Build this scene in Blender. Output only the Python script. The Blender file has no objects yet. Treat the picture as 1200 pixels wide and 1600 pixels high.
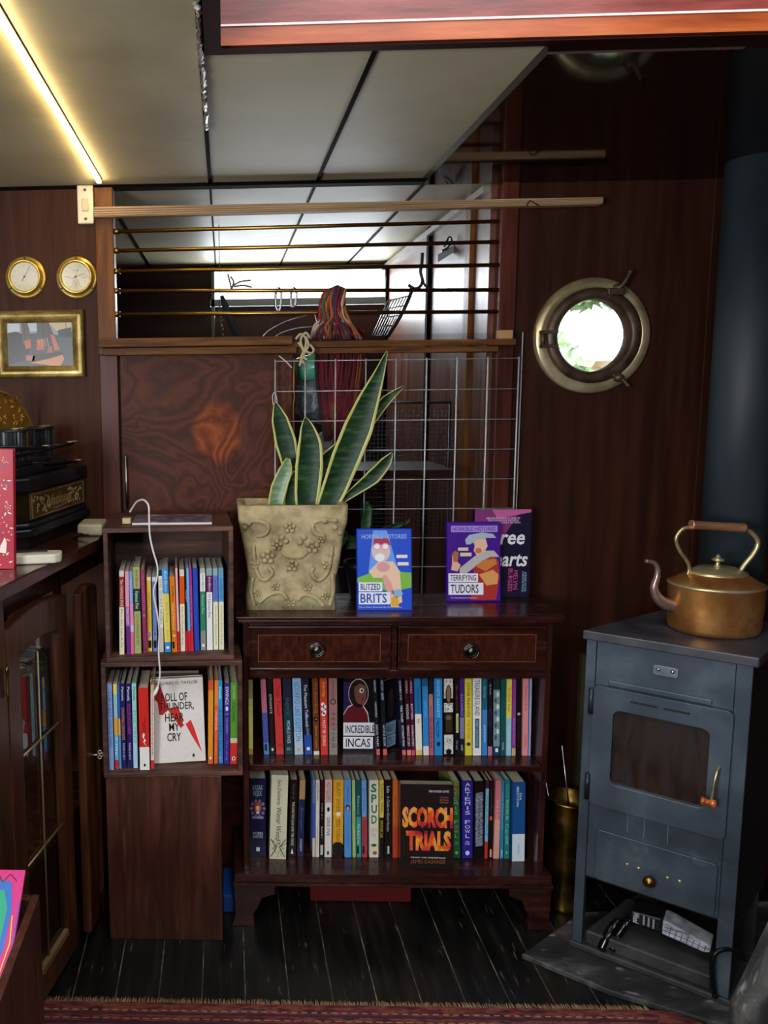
import bpy, bmesh, math, random
from mathutils import Vector, Matrix
random.seed(7)
S = bpy.context.scene
COL = S.collection
PI = math.pi
# ------------------------------------------------------------------ camera
F_PX, PX0, PY0 = 1200.0, 310.0, 755.0
YAW, PITCH, ROLL, CZ = math.radians(2.0), math.radians(6.84), math.radians(.69), 1.37
def _axes():
    F = Vector((-math.sin(YAW)*math.cos(PITCH), math.cos(YAW)*math.cos(PITCH), -math.sin(PITCH)))
    R0 = Vector((math.cos(YAW), math.sin(YAW), 0)); U0 = R0.cross(F)
    c, s = math.cos(ROLL), math.sin(ROLL)
    return c*R0 - s*U0, s*R0 + c*U0, F
AR, AU, AF = _axes()
cd = bpy.data.cameras.new('camera'); cam = bpy.data.objects.new('camera', cd); COL.objects.link(cam)
cam.matrix_world = Matrix(((AR.x, AU.x, -AF.x, 0), (AR.y, AU.y, -AF.y, 0), (AR.z, AU.z, -AF.z, CZ), (0, 0, 0, 1)))
cd.sensor_fit = 'VERTICAL'; cd.sensor_height = 24.0; cd.lens = 24.0*F_PX/1600
cd.shift_x = (600-PX0)/1600; cd.shift_y = (PY0-800)/1600; cd.clip_start = .02; cd.clip_end = 200
S.camera = cam
S.view_settings.view_transform = 'Standard'; S.view_settings.look = 'None'; S.view_settings.gamma = 1
S.view_settings.use_curve_mapping = False; S.view_settings.exposure = 0.42
# ------------------------------------------------------------------ world, daylight and an added side fill
w = bpy.data.worlds.new('sky'); S.world = w; w.use_nodes = True
bg = w.node_tree.nodes['Background']; bg.inputs[0].default_value = (.86, .93, 1, 1); bg.inputs[1].default_value = 3.2
def area(name, loc, rot, sx, sy, power, col):
    l = bpy.data.lights.new(name, 'AREA'); l.shape = 'RECTANGLE'; l.size = sx; l.size_y = sy; l.energy = power; l.color = col
    o = bpy.data.objects.new(name, l); o.location = loc; o.rotation_euler = rot; COL.objects.link(o); return o
area('side_fill_light', (-1.15, -.35, 1.3), (math.radians(102), 0, math.radians(-62)), 1.1, .6, 50, (.93, .96, 1))  # added fill, no window in this wall; tilted up to brighten the ceiling
area('companionway_daylight', (.35, -.75, 2.02), (math.radians(58), 0, math.radians(-4)), 1.5, .5, 30, (.94, .96, 1))
area('hatch_daylight', (.45, .8, 2.35), (math.radians(-8), 0, 0), .75, .8, 5, (.92, .96, 1))
area('rear_window_daylight', (.35, 3.38, 1.72), (math.radians(-75), 0, 0), .85, .25, 12, (.85, .93, 1))
# ------------------------------------------------------------------ pixel helpers: a direction of view meets a plane of the place
def ray(px, py): return AR*((px-PX0)/F_PX) + AU*((PY0-py)/F_PX) + AF
def A(px, py, Y): d = ray(px, py); t = Y/d.y; return Vector((d.x*t, Y, CZ+d.z*t))
def Z(px, py, z): d = ray(px, py); t = (z-CZ)/d.z; return Vector((d.x*t, d.y*t, z))
def PLN(px, py, o, rz, back=0.0):
    """local (x, z) on the upright plane through o turned rz, set back by back"""
    u = Vector((math.cos(rz), math.sin(rz), 0)); n = Vector((-math.sin(rz), math.cos(rz), 0))
    d = ray(px, py); c = Vector((0, 0, CZ)); o2 = Vector(o) + n*back
    t = (o2-c).dot(n)/d.dot(n); p = c + d*t - o2
    return p.dot(u), p.z
# ------------------------------------------------------------------ materials
def lin(h):
    h = h.lstrip('#'); r = []
    for i in (0, 2, 4):
        v = int(h[i:i+2], 16)/255; r.append(v/12.92 if v <= .04045 else ((v+.055)/1.055)**2.4)
    return (*r, 1)
MC = {}
def flat(h, rough=.4, metal=0, emit=0, spec=.5, coat=0):
    k = ('f', h, rough, metal, emit, spec, coat)
    if k in MC: return MC[k]
    m = bpy.data.materials.new('paint_'+h.strip('#')); m.use_nodes = True; b = m.node_tree.nodes['Principled BSDF']
    b.inputs['Base Color'].default_value = lin(h); b.inputs['Roughness'].default_value = rough; b.inputs['Metallic'].default_value = metal
    b.inputs['Specular IOR Level'].default_value = spec; b.inputs['Coat Weight'].default_value = coat
    if emit: b.inputs['Emission Color'].default_value = lin(h); b.inputs['Emission Strength'].default_value = emit
    MC[k] = m; return m
def tex(name, cols, scale=6, stretch=(1, 1, 1), rough=.45, metal=0, bump=.15, detail=8, spec=.5, dist=0, coat=0, spots=None, spot_scale=60, rvar=.12, pos=None, coords='Object'):
    m = bpy.data.materials.new(name); m.use_nodes = True; nt = m.node_tree; N = nt.nodes; L = nt.links; b = N['Principled BSDF']
    tc = N.new('ShaderNodeTexCoord'); mp = N.new('ShaderNodeMapping'); mp.inputs['Scale'].default_value = stretch
    L.new(tc.outputs[coords], mp.inputs[0])
    n = N.new('ShaderNodeTexNoise'); n.inputs['Scale'].default_value = scale; n.inputs['Detail'].default_value = detail; n.inputs['Roughness'].default_value = .62
    n.inputs['Distortion'].default_value = dist; L.new(mp.outputs[0], n.inputs['Vector'])
    cr = N.new('ShaderNodeValToRGB'); L.new(n.outputs['Fac'], cr.inputs[0])
    e = cr.color_ramp.elements; k = len(cols)
    pos = pos or [.32 + .36*i/(k-1) for i in range(k)]
    e[0].position = pos[0]; e[0].color = lin(cols[0]); e[1].position = pos[-1]; e[1].color = lin(cols[-1])
    for i in range(1, k-1): q = e.new(pos[i]); q.color = lin(cols[i])
    out = cr.outputs[0]
    if spots:
        n2 = N.new('ShaderNodeTexNoise'); n2.inputs['Scale'].default_value = spot_scale; n2.inputs['Detail'].default_value = 4; L.new(mp.outputs[0], n2.inputs['Vector'])
        r2 = N.new('ShaderNodeValToRGB'); r2.color_ramp.elements[0].position = .64; r2.color_ramp.elements[1].position = .74; L.new(n2.outputs['Fac'], r2.inputs[0])
        mx = N.new('ShaderNodeMixRGB'); L.new(r2.outputs[0], mx.inputs[0]); L.new(out, mx.inputs[1]); mx.inputs[2].default_value = lin(spots); out = mx.outputs[0]
    L.new(out, b.inputs['Base Color'])
    mr = N.new('ShaderNodeMapRange'); mr.inputs[3].default_value = max(.03, rough-rvar); mr.inputs[4].default_value = rough+rvar; L.new(n.outputs['Fac'], mr.inputs[0]); L.new(mr.outputs[0], b.inputs['Roughness'])
    b.inputs['Metallic'].default_value = metal; b.inputs['Specular IOR Level'].default_value = spec; b.inputs['Coat Weight'].default_value = coat; b.inputs['Coat Roughness'].default_value = .15
    if bump:
        bp = N.new('ShaderNodeBump'); bp.inputs['Strength'].default_value = bump; bp.inputs['Distance'].default_value = .01; L.new(n.outputs['Fac'], bp.inputs['Height']); L.new(bp.outputs[0], b.inputs['Normal'])
    return m
def glass_mat(name, fac=.9, tint=(1, 1, 1, 1), rough=.02):
    m = bpy.data.materials.new(name); m.use_nodes = True; nt = m.node_tree; N = nt.nodes; N.remove(N['Principled BSDF'])
    t = N.new('ShaderNodeBsdfTransparent'); t.inputs[0].default_value = tint; g = N.new('ShaderNodeBsdfGlossy'); g.inputs['Roughness'].default_value = rough
    mx = N.new('ShaderNodeMixShader'); mx.inputs[0].default_value = 1-fac; nt.links.new(t.outputs[0], mx.inputs[1]); nt.links.new(g.outputs[0], mx.inputs[2])
    nt.links.new(mx.outputs[0], N['Material Output'].inputs[0]); return m
VERT = (9, 9, .8)
m_wall = tex('stained_bulkhead', ['#33190f', '#442618', '#50301f'], 5, (10, 10, .7), .55, bump=.03, spec=.14)
m_wall_r = tex('dark_red_bulkhead', ['#26120b', '#33190f', '#3f2115'], 4, (7, 7, .6), .42, bump=.03, spec=.2)
m_post = tex('orange_brown_post', ['#4c260e', '#6e4018', '#885624'], 4, (12, 12, 1), .45, bump=.04, spec=.2)
m_post_r = tex('red_brown_post', ['#3a1810', '#54251a', '#662f20'], 4, (12, 12, 1), .42, bump=.04, spec=.25)
m_sill = tex('sill_wood', ['#38200e', '#5e3a1a', '#7c5228'], 5, (1, 14, 14), .5, bump=.06, spec=.15)
m_bookcase = tex('mahogany_bookcase', ['#1c0b08', '#2e120d', '#40201a'], 6, (1.2, 8, 8), .26, bump=.02, coat=.3)
m_bookcase_v = tex('mahogany_upright', ['#1c0b08', '#2e120d', '#3c1c16'], 6, (8, 8, 1.2), .28, bump=.02, coat=.3)
m_crate = tex('dark_crate_wood', ['#2a1510', '#48291f', '#6c4434'], 5, (1, 8, 8), .6, bump=.25, spots='#6b4a38', spot_scale=14)
m_crate_v = tex('dark_crate_panel', ['#2c140d', '#462318', '#5c3224'], 5, (8, 8, .9), .48, bump=.2, spots='#634028', spot_scale=7, dist=.6)
m_cab = tex('cabinet_oak', ['#26120a', '#442413', '#643a20'], 5, (10, 10, .8), .36, bump=.08, coat=.2)
m_cab_top = tex('cabinet_top_wood', ['#2c120b', '#482014', '#5c3020'], 5, (8, 1, 8), .22, bump=.03, coat=.4)
m_black = flat('#0b0908', .5)
m_darkgap = flat('#0d0806', .8, spec=.05)
m_brass = tex('polished_brass', ['#b08a34', '#dcb858', '#f0d894'], 12, rough=.3, metal=.7, bump=.02)
m_brass_d = tex('aged_brass', ['#4c3718', '#8a6c34', '#a88b4c'], 14, rough=.34, metal=1, bump=.04)
m_rod = tex('brass_rod_metal', ['#5c4018', '#a07a36', '#b8944a'], 8, (.4, 8, 8), rough=.3, metal=1, bump=.03)
m_bronze = tex('dark_bronze', ['#3a2c1e', '#58473a', '#6c5a46'], 20, rough=.45, metal=.6, bump=.06)
m_steel = flat('#b9bcc0', .3, 1)
m_galv = tex('galvanised_wire', ['#a0a4a6', '#c8cccc'], 30, rough=.4, metal=.35, bump=0)
m_cream = flat('#e4dfc8', .5)
m_page = tex('book_pages', ['#b9ac92', '#d8cdb6'], 90, (.2, .2, 6), .8, bump=0)
m_page_v = tex('book_page_edges', ['#b5a88e', '#d8cdb6'], 90, (6, .2, .2), .8, bump=0)
m_stove = tex('blue_grey_stove_enamel', ['#2c363f', '#3e4a55', '#56636e'], 5, rough=.42, metal=.25, bump=.05, spots='#5d6770', spot_scale=9)
m_stove_top = tex('stove_top_plate', ['#30323a', '#45464e', '#5a5458'], 8, rough=.38, metal=.3, bump=.06)
m_pipe = tex('flue_blue_black', ['#1c252a', '#28333a', '#323e46'], 3, (2, 2, .5), .6, bump=.03)
m_copper = tex('kettle_copper', ['#a06034', '#c88a4c', '#dca468', '#b07048'], 9, rough=.4, metal=.85, bump=.05, spots='#5a3426', spot_scale=10, pos=[.3, .45, .58, .72])
m_copper_g = tex('kettle_grip_copper', ['#8a5638', '#c08a64', '#d8b48c'], 12, (.5, 5, 5), .36, metal=.7, bump=.02)
m_brass_p = tex('pale_kettle_brass', ['#94845c', '#c0b084', '#dcd0a8'], 16, rough=.34, metal=.75, bump=.03)
m_spout = tex('spout_metal', ['#6a5248', '#9a8078', '#b89c90'], 12, rough=.3, metal=.7, bump=.02)
m_stone = tex('carved_sandstone', ['#7c6c4a', '#a89872', '#c0b088'], 22, rough=.8, bump=.6, spots='#8a7c5c', spot_scale=40)
m_glass = glass_mat('window_glass', .93)
m_cabglass = glass_mat('cabinet_glass', .82, (.75, .75, .72, 1))
m_perspex = glass_mat('scratched_perspex', .965, (.9, .92, .93, 1), .04)
m_ceil = tex('ceiling_panel', ['#aca383', '#c4bb9b', '#d0c7a8'], 2.2, rough=.5, bump=.03, detail=5)
m_ceil_dark = tex('lacquered_dark_ceiling', ['#130a07', '#1b0f0b'], 3, rough=.06, bump=0, rvar=.02)
m_leafg = tex('sansevieria_green', ['#0b2013', '#18361e', '#365a30'], 16, (1, 1, 5), .45, bump=.03, spec=.3)
m_leafy = tex('sansevieria_margin', ['#a8a650', '#c9c878'], 12, rough=.4, bump=0)
m_leafp = tex('pale_sansevieria_green', ['#3c5a40', '#6d8a68', '#8ba486'], 16, (1, 1, 5), .4, bump=.03)
m_iron = tex('black_cast_iron', ['#12141a', '#22262e', '#3a4048'], 14, rough=.36, metal=.4, bump=.05)
m_hearth = tex('ashy_hearth_board', ['#121213', '#2a2a2b', '#5c5c5a'], 7, (1, 2.5, 1), .62, bump=.35, spots='#86868a', spot_scale=18)
m_slab = tex('stove_base_plate', ['#1c1d1e', '#2c2d2e', '#3c3c3c'], 14, rough=.6, bump=.3)
m_hatch_p = tex('hatch_purple_mahogany', ['#4c1812', '#6e2c22', '#864238'], 5, (1, 10, 10), .35, bump=.05)
m_hatch_o = tex('hatch_orange_trim', ['#7a340e', '#984618', '#a85a28'], 5, (1, 10, 10), .35, bump=.04)
m_trimdark = tex('dark_hatch_trim', ['#220c08', '#34140e'], 5, (4, 4, 4), .55, bump=.03, spec=.12)
def plywood():
    m = tex('figured_plywood', ['#331710', '#4c2418', '#5c2e1e'], 3, (1, 1, 1), .5, bump=0, spec=.2)
    nt = m.node_tree; N = nt.nodes; L = nt.links; b = N['Principled BSDF']
    tc = N.new('ShaderNodeTexCoord'); mp = N.new('ShaderNodeMapping'); mp.inputs['Scale'].default_value = (2.2, 1, 3.2)
    L.new(tc.outputs['Object'], mp.inputs[0])
    nz = N.new('ShaderNodeTexNoise'); nz.inputs['Scale'].default_value = 1.3; nz.inputs['Detail'].default_value = 3; nz.inputs['Distortion'].default_value = .6; L.new(mp.outputs[0], nz.inputs['Vector'])
    ml = N.new('ShaderNodeMath'); ml.operation = 'MULTIPLY'; ml.inputs[1].default_value = 34; L.new(nz.outputs['Fac'], ml.inputs[0])
    fine = N.new('ShaderNodeTexNoise'); fine.inputs['Scale'].default_value = 60; fine.inputs['Detail'].default_value = 5; L.new(tc.outputs['Object'], fine.inputs['Vector'])
    f2 = N.new('ShaderNodeMath'); f2.operation = 'MULTIPLY_ADD'; f2.inputs[1].default_value = 1.3; L.new(fine.outputs['Fac'], f2.inputs[0]); L.new(ml.outputs[0], f2.inputs[2])
    pp = N.new('ShaderNodeMath'); pp.operation = 'PINGPONG'; pp.inputs[1].default_value = 1; L.new(f2.outputs[0], pp.inputs[0])
    cr = N.new('ShaderNodeValToRGB'); cr.color_ramp.elements[0].color = lin('#3a190d'); cr.color_ramp.elements[1].color = lin('#562a18'); L.new(pp.outputs[0], cr.inputs[0])
    v = N.new('ShaderNodeVectorMath'); v.operation = 'DISTANCE'; mp2 = N.new('ShaderNodeMapping'); mp2.inputs['Scale'].default_value = (1.3, 0, .85); L.new(tc.outputs['Object'], mp2.inputs[0])
    n3 = N.new('ShaderNodeTexNoise'); n3.inputs['Scale'].default_value = 11; L.new(tc.outputs['Object'], n3.inputs['Vector'])
    va = N.new('ShaderNodeVectorMath'); va.operation = 'MULTIPLY_ADD'; va.inputs[1].default_value = (.09, 0, .09); L.new(n3.outputs['Color'], va.inputs[0]); L.new(mp2.outputs[0], va.inputs[2])
    c = KNOT; v.inputs[1].default_value = (c[0]*1.3+.045, 0, c[2]*.85+.045); L.new(va.outputs[0], v.inputs[0])
    mr = N.new('ShaderNodeMapRange'); mr.inputs[1].default_value = .05; mr.inputs[2].default_value = .085; mr.inputs[3].default_value = .9; mr.inputs[4].default_value = 0; L.new(v.outputs['Value'], mr.inputs[0])
    cr2 = N.new('ShaderNodeValToRGB'); cr2.color_ramp.elements[0].color = lin('#5c2208'); cr2.color_ramp.elements[1].color = lin('#95491a'); L.new(pp.outputs[0], cr2.inputs[0])
    mx = N.new('ShaderNodeMixRGB'); L.new(mr.outputs[0], mx.inputs[0]); L.new(cr.outputs[0], mx.inputs[1]); L.new(cr2.outputs[0], mx.inputs[2]); L.new(mx.outputs[0], b.inputs['Base Color'])
    return m
# ------------------------------------------------------------------ mesh helpers
def BM(): return bmesh.new()
def box(bm, x0, x1, y0, y1, z0, z1, mi=0, rot=None):
    vs = [bm.verts.new(v) for v in ((x0,y0,z0),(x1,y0,z0),(x1,y1,z0),(x0,y1,z0),(x0,y0,z1),(x1,y0,z1),(x1,y1,z1),(x0,y1,z1))]
    for f in ((3,2,1,0),(4,5,6,7),(0,1,5,4),(1,2,6,5),(2,3,7,6),(3,0,4,7)):
        bm.faces.new([vs[i] for i in f]).material_index = mi
    if rot: bmesh.ops.transform(bm, matrix=rot, verts=vs)
    return vs
def prism(bm, pts, d0, d1, axis='Y', mi=0):
    """closed outline pts (a,b) swept along axis from d0 to d1; Y: (x,z)  Z: (x,y)  X: (y,z)"""
    mk = {'Y': lambda a, b, d: (a, d, b), 'Z': lambda a, b, d: (a, b, d), 'X': lambda a, b, d: (d, a, b)}[axis]
    v0 = [bm.verts.new(mk(a, b, d0)) for a, b in pts]; v1 = [bm.verts.new(mk(a, b, d1)) for a, b in pts]; n = len(pts)
    fs = [bm.faces.new(v0), bm.faces.new(v1[::-1])]
    for i in range(n): fs.append(bm.faces.new((v0[i], v1[i], v1[(i+1) % n], v0[(i+1) % n])))
    for f in fs: f.material_index = mi
    return v0+v1
def tube(bm, pts, r, seg=8, mi=0, flatten=1.0):
    pts = [Vector(p) for p in pts]; n = len(pts); rs = r if isinstance(r, (list, tuple)) else [r]*n; rings = []
    up = None
    for i, p in enumerate(pts):
        t = (pts[min(i+1, n-1)]-pts[max(i-1, 0)]).normalized()
        if up is None: up = t.orthogonal().normalized()
        up = (up - t*up.dot(t)).normalized() if (up - t*up.dot(t)).length > 1e-5 else t.orthogonal().normalized(); sd = t.cross(up)
        rings.append([bm.verts.new(p + (up*math.cos(a)*flatten + sd*math.sin(a))*rs[i]) for a in [2*PI*k/seg for k in range(seg)]])
    for i in range(n-1):
        for k in range(seg):
            f = bm.faces.new((rings[i][k], rings[i][(k+1) % seg], rings[i+1][(k+1) % seg], rings[i+1][k])); f.smooth = True; f.material_index = mi
    bm.faces.new(rings[0][::-1]).material_index = mi; bm.faces.new(rings[-1]).material_index = mi
def smooth_path(pts, k=5):
    pts = [Vector(p) for p in pts]; out = []
    for i in range(len(pts)-1):
        p0, p1, p2, p3 = pts[max(i-1, 0)], pts[i], pts[i+1], pts[min(i+2, len(pts)-1)]
        for j in range(k):
            t = j/k; out.append(.5*((2*p1)+(p2-p0)*t+(2*p0-5*p1+4*p2-p3)*t*t+(3*p1-p0-3*p2+p3)*t**3))
    out.append(pts[-1]); return out
def lerp_list(v, n):
    out = []
    for i in range(n):
        t = i/(n-1)*(len(v)-1); a = min(int(t), len(v)-2); out.append(v[a]+(v[a+1]-v[a])*(t-a))
    return out
def lathe(bm, prof, seg=32, mat4=None, mi=0, sy=1.0, smooth=True):
    """prof [(r,z)] round the local z axis"""
    rings = []; vs = []
    for r, z in prof:
        if r < 1e-6: v = bm.verts.new((0, 0, z)); rings.append([v]); vs.append(v)
        else:
            ring = [bm.verts.new((r*math.cos(2*PI*k/seg), r*sy*math.sin(2*PI*k/seg), z)) for k in range(seg)]; rings.append(ring); vs += ring
    for a, b in zip(rings, rings[1:]):
        for k in range(seg):
            k2 = (k+1) % seg
            if len(a) == 1 and len(b) == 1: continue
            if len(a) == 1: f = bm.faces.new((a[0], b[k2], b[k]))
            elif len(b) == 1: f = bm.faces.new((a[k], a[k2], b[0]))
            else: f = bm.faces.new((a[k], a[k2], b[k2], b[k]))
            f.smooth = smooth; f.material_index = mi
    if mat4: bmesh.ops.transform(bm, matrix=mat4, verts=vs)
    return vs
def blob(bm, c, r, mi=0, sub=2, noise=0):
    d = bmesh.ops.create_icosphere(bm, subdivisions=sub, radius=1.0)
    r = r if isinstance(r, (tuple, list)) else (r, r, r)
    for v in d['verts']:
        k = 1+noise*(random.random()-.5); v.co = Vector((v.co.x*r[0]*k+c[0], v.co.y*r[1]*k+c[1], v.co.z*r[2]*k+c[2]))
        for f in v.link_faces: f.smooth = noise == 0; f.material_index = mi
def obj(name, bm, mats, parent=None, bevel=0, world=False, label=None, recalc=True, kind=None):
    if world and parent: bmesh.ops.transform(bm, matrix=wm(parent).inverted(), verts=bm.verts[:])
    if recalc: bmesh.ops.recalc_face_normals(bm, faces=bm.faces[:])
    me = bpy.data.meshes.new(name); bm.to_mesh(me); bm.free()
    for m in (mats if isinstance(mats, (list, tuple)) else [mats]): me.materials.append(m)
    o = bpy.data.objects.new(name, me); COL.objects.link(o)
    if parent: o.parent = parent
    if bevel:
        b = o.modifiers.new('bevel', 'BEVEL'); b.width = bevel; b.segments = 2; b.limit_method = 'ANGLE'; b.angle_limit = math.radians(40)
    if label: o['label'] = label
    if kind: o['kind'] = kind
    return o
def wm(o):
    m = Matrix.Translation(o.location) @ o.rotation_euler.to_matrix().to_4x4()
    return wm(o.parent) @ m if o.parent else m
def thing(name, label, cat, loc=(0, 0, 0), rot=(0, 0, 0), group=None):
    o = bpy.data.objects.new(name, None); COL.objects.link(o); o.empty_display_size = .05
    o.location = loc; o.rotation_euler = rot; o['label'] = label; o['category'] = cat
    if group: o['group'] = group
    return o
def tag(o, label, cat, group=None, kind=None):
    o['label'] = label; o['category'] = cat
    if group: o['group'] = group
    if kind: o['kind'] = kind
    return o
def struct(name, bm, m, parent=None, bevel=0):
    o = obj(name, bm, m, parent, bevel)
    if not parent: o['kind'] = 'structure'
    return o
def text_into(bm, s, cx, cz, w, h, y, mi=0, mode='h', slant=0, bold=0.0, depth=.0004, lead=.85):
    """lettering filling w x h (as read) centred at (cx,cz) on the plane y; mode h: upright, s: turned down the spine"""
    cu = bpy.data.curves.new('lettering', 'FONT'); cu.body = s; cu.size = 1; cu.resolution_u = 2; cu.align_x = 'CENTER' if '\n' in s else 'LEFT'
    cu.shear = slant; cu.offset = bold; cu.space_line = lead
    o = bpy.data.objects.new('lettering', cu); COL.objects.link(o); dg = bpy.context.evaluated_depsgraph_get()
    me = bpy.data.meshes.new_from_object(o.evaluated_get(dg)); bpy.data.objects.remove(o); bpy.data.curves.remove(cu)
    if not me.vertices: bpy.data.meshes.remove(me); return
    xs = [v.co.x for v in me.vertices]; ys = [v.co.y for v in me.vertices]
    x0, x1, y0, y1 = min(xs), max(xs), min(ys), max(ys); kx = w/max(x1-x0, 1e-5); ky = h/max(y1-y0, 1e-5)
    vs = []
    for v in me.vertices:
        a = (v.co.x-(x0+x1)/2)*kx; b = (v.co.y-(y0+y1)/2)*ky
        vs.append(bm.verts.new((cx+a, y, cz+b) if mode == 'h' else (cx+b, y, cz-a)))
    for p in me.polygons:
        try: f = bm.faces.new([vs[i] for i in p.vertices]); f.material_index = mi
        except ValueError: pass
    bpy.data.meshes.remove(me)
class Art:
    """flat printed shapes in layers, one mesh of several colours"""
    def __init__(s): s.bm = BM(); s.mats = []
    def mi(s, h, rough=.35):
        m = flat(h, rough) if isinstance(h, str) else h
        if m not in s.mats: s.mats.append(m)
        return s.mats.index(m)
    def poly(s, pts, col, y, rough=.35):
        f = s.bm.faces.new([s.bm.verts.new((a, y, b)) for a, b in pts]); f.material_index = s.mi(col, rough); f.normal_update()
        if f.normal.y > 0: f.normal_flip()
    def rect(s, x0, x1, z0, z1, col, y): s.poly([(x0, z0), (x1, z0), (x1, z1), (x0, z1)], col, y)
    def ell(s, cx, cz, rx, rz, col, y, n=20, a0=0, a1=2*PI): s.poly([(cx+rx*math.cos(a0+(a1-a0)*k/n), cz+rz*math.sin(a0+(a1-a0)*k/n)) for k in range(n if a1-a0 > 6 else n+1)], col, y)
    def text(s, t, cx, cz, w, h, col, y, mode='h', **k): text_into(s.bm, t, cx, cz, w, h, y, s.mi(col), mode, **k)
    def line(s, pts, wd, col, y):
        for (a, b), (c, d) in zip(pts, pts[1:]):
            L = math.hypot(c-a, d-b) or 1; nx, nz = -(d-b)/L*wd/2, (c-a)/L*wd/2
            s.poly([(a+nx, b+nz), (a-nx, b-nz), (c-nx, d-nz), (c+nx, d+nz)], col, y)
    def build(s, name, parent, label=None): return obj(name, s.bm, s.mats, parent, recalc=False, label=label)
ORD = ['first','second','third','fourth','fifth','sixth','seventh','eighth','ninth','tenth','eleventh','twelfth','thirteenth','fourteenth','fifteenth','sixteenth','seventeenth','eighteenth','nineteenth','twentieth'] + ['twenty-'+q for q in ('first','second','third','fourth','fifth','sixth','seventh','eighth','ninth')] + ['thirtieth'] + ['thirty-'+q for q in ('first','second','third','fourth','fifth','sixth','seventh','eighth','ninth')]

# ================================================================== the boat cabin
P = 2.06                                # front face of the bulkhead
ZC = A(400, 284, P).z                   # ceiling
YR = A(420, 416, 1).z                   # (unused probe)
YREAR = Z(420, 414, ZC).y               # rear wall of the next cabin
XL, XR = -1.25, 1.62
KNOT = A(338, 672, P-.005)
m_ply = plywood()
def wbox(name, x0, x1, y0, y1, z0, z1, m, bevel=0):
    bm = BM(); box(bm, x0, x1, y0, y1, z0, z1); return struct(name, bm, m, bevel=bevel)
# floor: painted planks running away from the viewer, one structure
m_floor = tex('black_painted_planks', ['#090808', '#121110', '#211e1b'], 7, (5, .8, 1), .34, bump=.25, spots='#5a4f42', spot_scale=16)
m_seam = tex('worn_plank_seam', ['#14120f', '#4c4436', '#8c8068'], 22, (1, .6, 1), .7, bump=0)
fb = BM(); p0 = Z(452, 1562, 0).x; pitch = (Z(864, 1562, 0).x-p0)/6; k = -14
while p0+k*pitch < XR:
    xa = p0+k*pitch; box(fb, xa+.0016, xa+pitch-.0016, -1.4, YREAR, -.03, 0); k += 1
box(fb, XL, XR, -1.4, YREAR, -.04, -.0012, 1)
struct('floor', fb, [m_floor, m_seam])
# ceiling with the hatch opening
hx0 = Z(345, 68, ZC).x; hx1 = Z(1175, 68, ZC).x; hy1 = Z(600, 65, ZC).y; hy0 = .35
XJ = [Z(px, 284, ZC).x for px in (155, 328, 495, 665)]
xd = XJ[3]
xk = xd*.966
cb = BM()
for x0, x1, y0, y1, mi in ((XL, hx0, -1.4, YREAR, 0), (hx0, xd, hy1, YREAR, 0), (xd, XR, hy1, P, 0), (xd, XR, P, YREAR, 0), (hx0, xd, -1.4, -1.0, 0), (xd, XR, -1.4, hy0, 0), (hx0, xd, -.5, hy0, 0), (hx1, XR, hy0, hy1, 0)):
    box(cb, x0, x1, y0, y1, ZC, ZC+.03, mi)
struct('ceiling', cb, [m_ceil, m_ceil_dark])
cb = BM()
for x0, x1, y0, y1 in ((xk, XR, hy1+.0205, P-.004), (hx1+.02, XR, hy0, hy1+.0205), (xk, XR, -1.39, hy0)): box(cb, x0, x1, y0, y1, ZC-.017, ZC-.0002)
struct('ceiling_dark_panel', cb, m_ceil_dark)
# seams of the ceiling panels
for i, x in enumerate(XJ[1:3]):
    ww = (.0045, .004)[i]
    wbox('trim_%d' % (i+1), x-ww, x+ww, (.3 if i == 0 else hy1+.01), P, ZC-.003, ZC, m_darkgap)
    wbox('trim_%d' % (i+3), x-.003, x+.003, P+.03, YREAR, ZC-.003, ZC, m_darkgap)
wbox('trim_5', XJ[0]-.004, XJ[0]+.004, P+.03, YREAR, ZC-.003, ZC, m_darkgap)
wbox('trim_6', XJ[3]-.004, XJ[3]+.004, P+.03, YREAR, ZC-.003, ZC, m_darkgap)
wbox('trim_7', XL, XR, P-.0035, P+.03, ZC-.009, ZC, m_darkgap)
# hatch coaming above the opening
zt1 = A(700, 34, hy1).z
hb = BM(); box(hb, hx0, hx1, hy1-.004, hy1+.028, ZC-.001, zt1)
struct('hatch_trim_far', hb, m_hatch_o)['kind'] = 'structure'; bpy.data.objects['hatch_trim_far'].name = 'trim_8'
wbox('trim_9', hx0, hx1, hy1-.006, hy1+.03, zt1, zt1+.003, flat('#e8d8d0', .4))
hp = BM(); box(hp, hx0, hx1, hy1-.003, hy1+.028, zt1+.003, ZC+.34); struct('wall_hatch_far', hp, m_hatch_p)
hp = BM(); box(hp, hx0-.03, hx0, hy0, hy1+.03, ZC+.0, ZC+.34); struct('wall_hatch_left', hp, m_hatch_p)
hp = BM(); box(hp, hx1, hx1+.03, hy0, hy1+.03, zt1+.003, ZC+.34); struct('wall_hatch_right', hp, m_hatch_p)
hp = BM(); box(hp, hx1-.003, hx1+.027, hy0, hy1+.03, ZC-.001, zt1); struct('trim_10', hp, m_hatch_o)
hp = BM(); box(hp, hx0-.03, hx1+.03, hy0-.03, hy0, ZC, ZC+.34); struct('wall_hatch_near', hp, m_hatch_p)
xb = Z(318, 40, ZC).x
wbox('trim_11', xb, hx0, hy0, hy1, ZC-.012, ZC, m_trimdark)
wbox('trim_12', xb, hx1+.02, hy1, hy1+.02, ZC-.005, ZC, m_trimdark)
wbox('trim_26', hx1, hx1+.0195, hy0, hy1, ZC-.006, ZC, m_trimdark)
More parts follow.
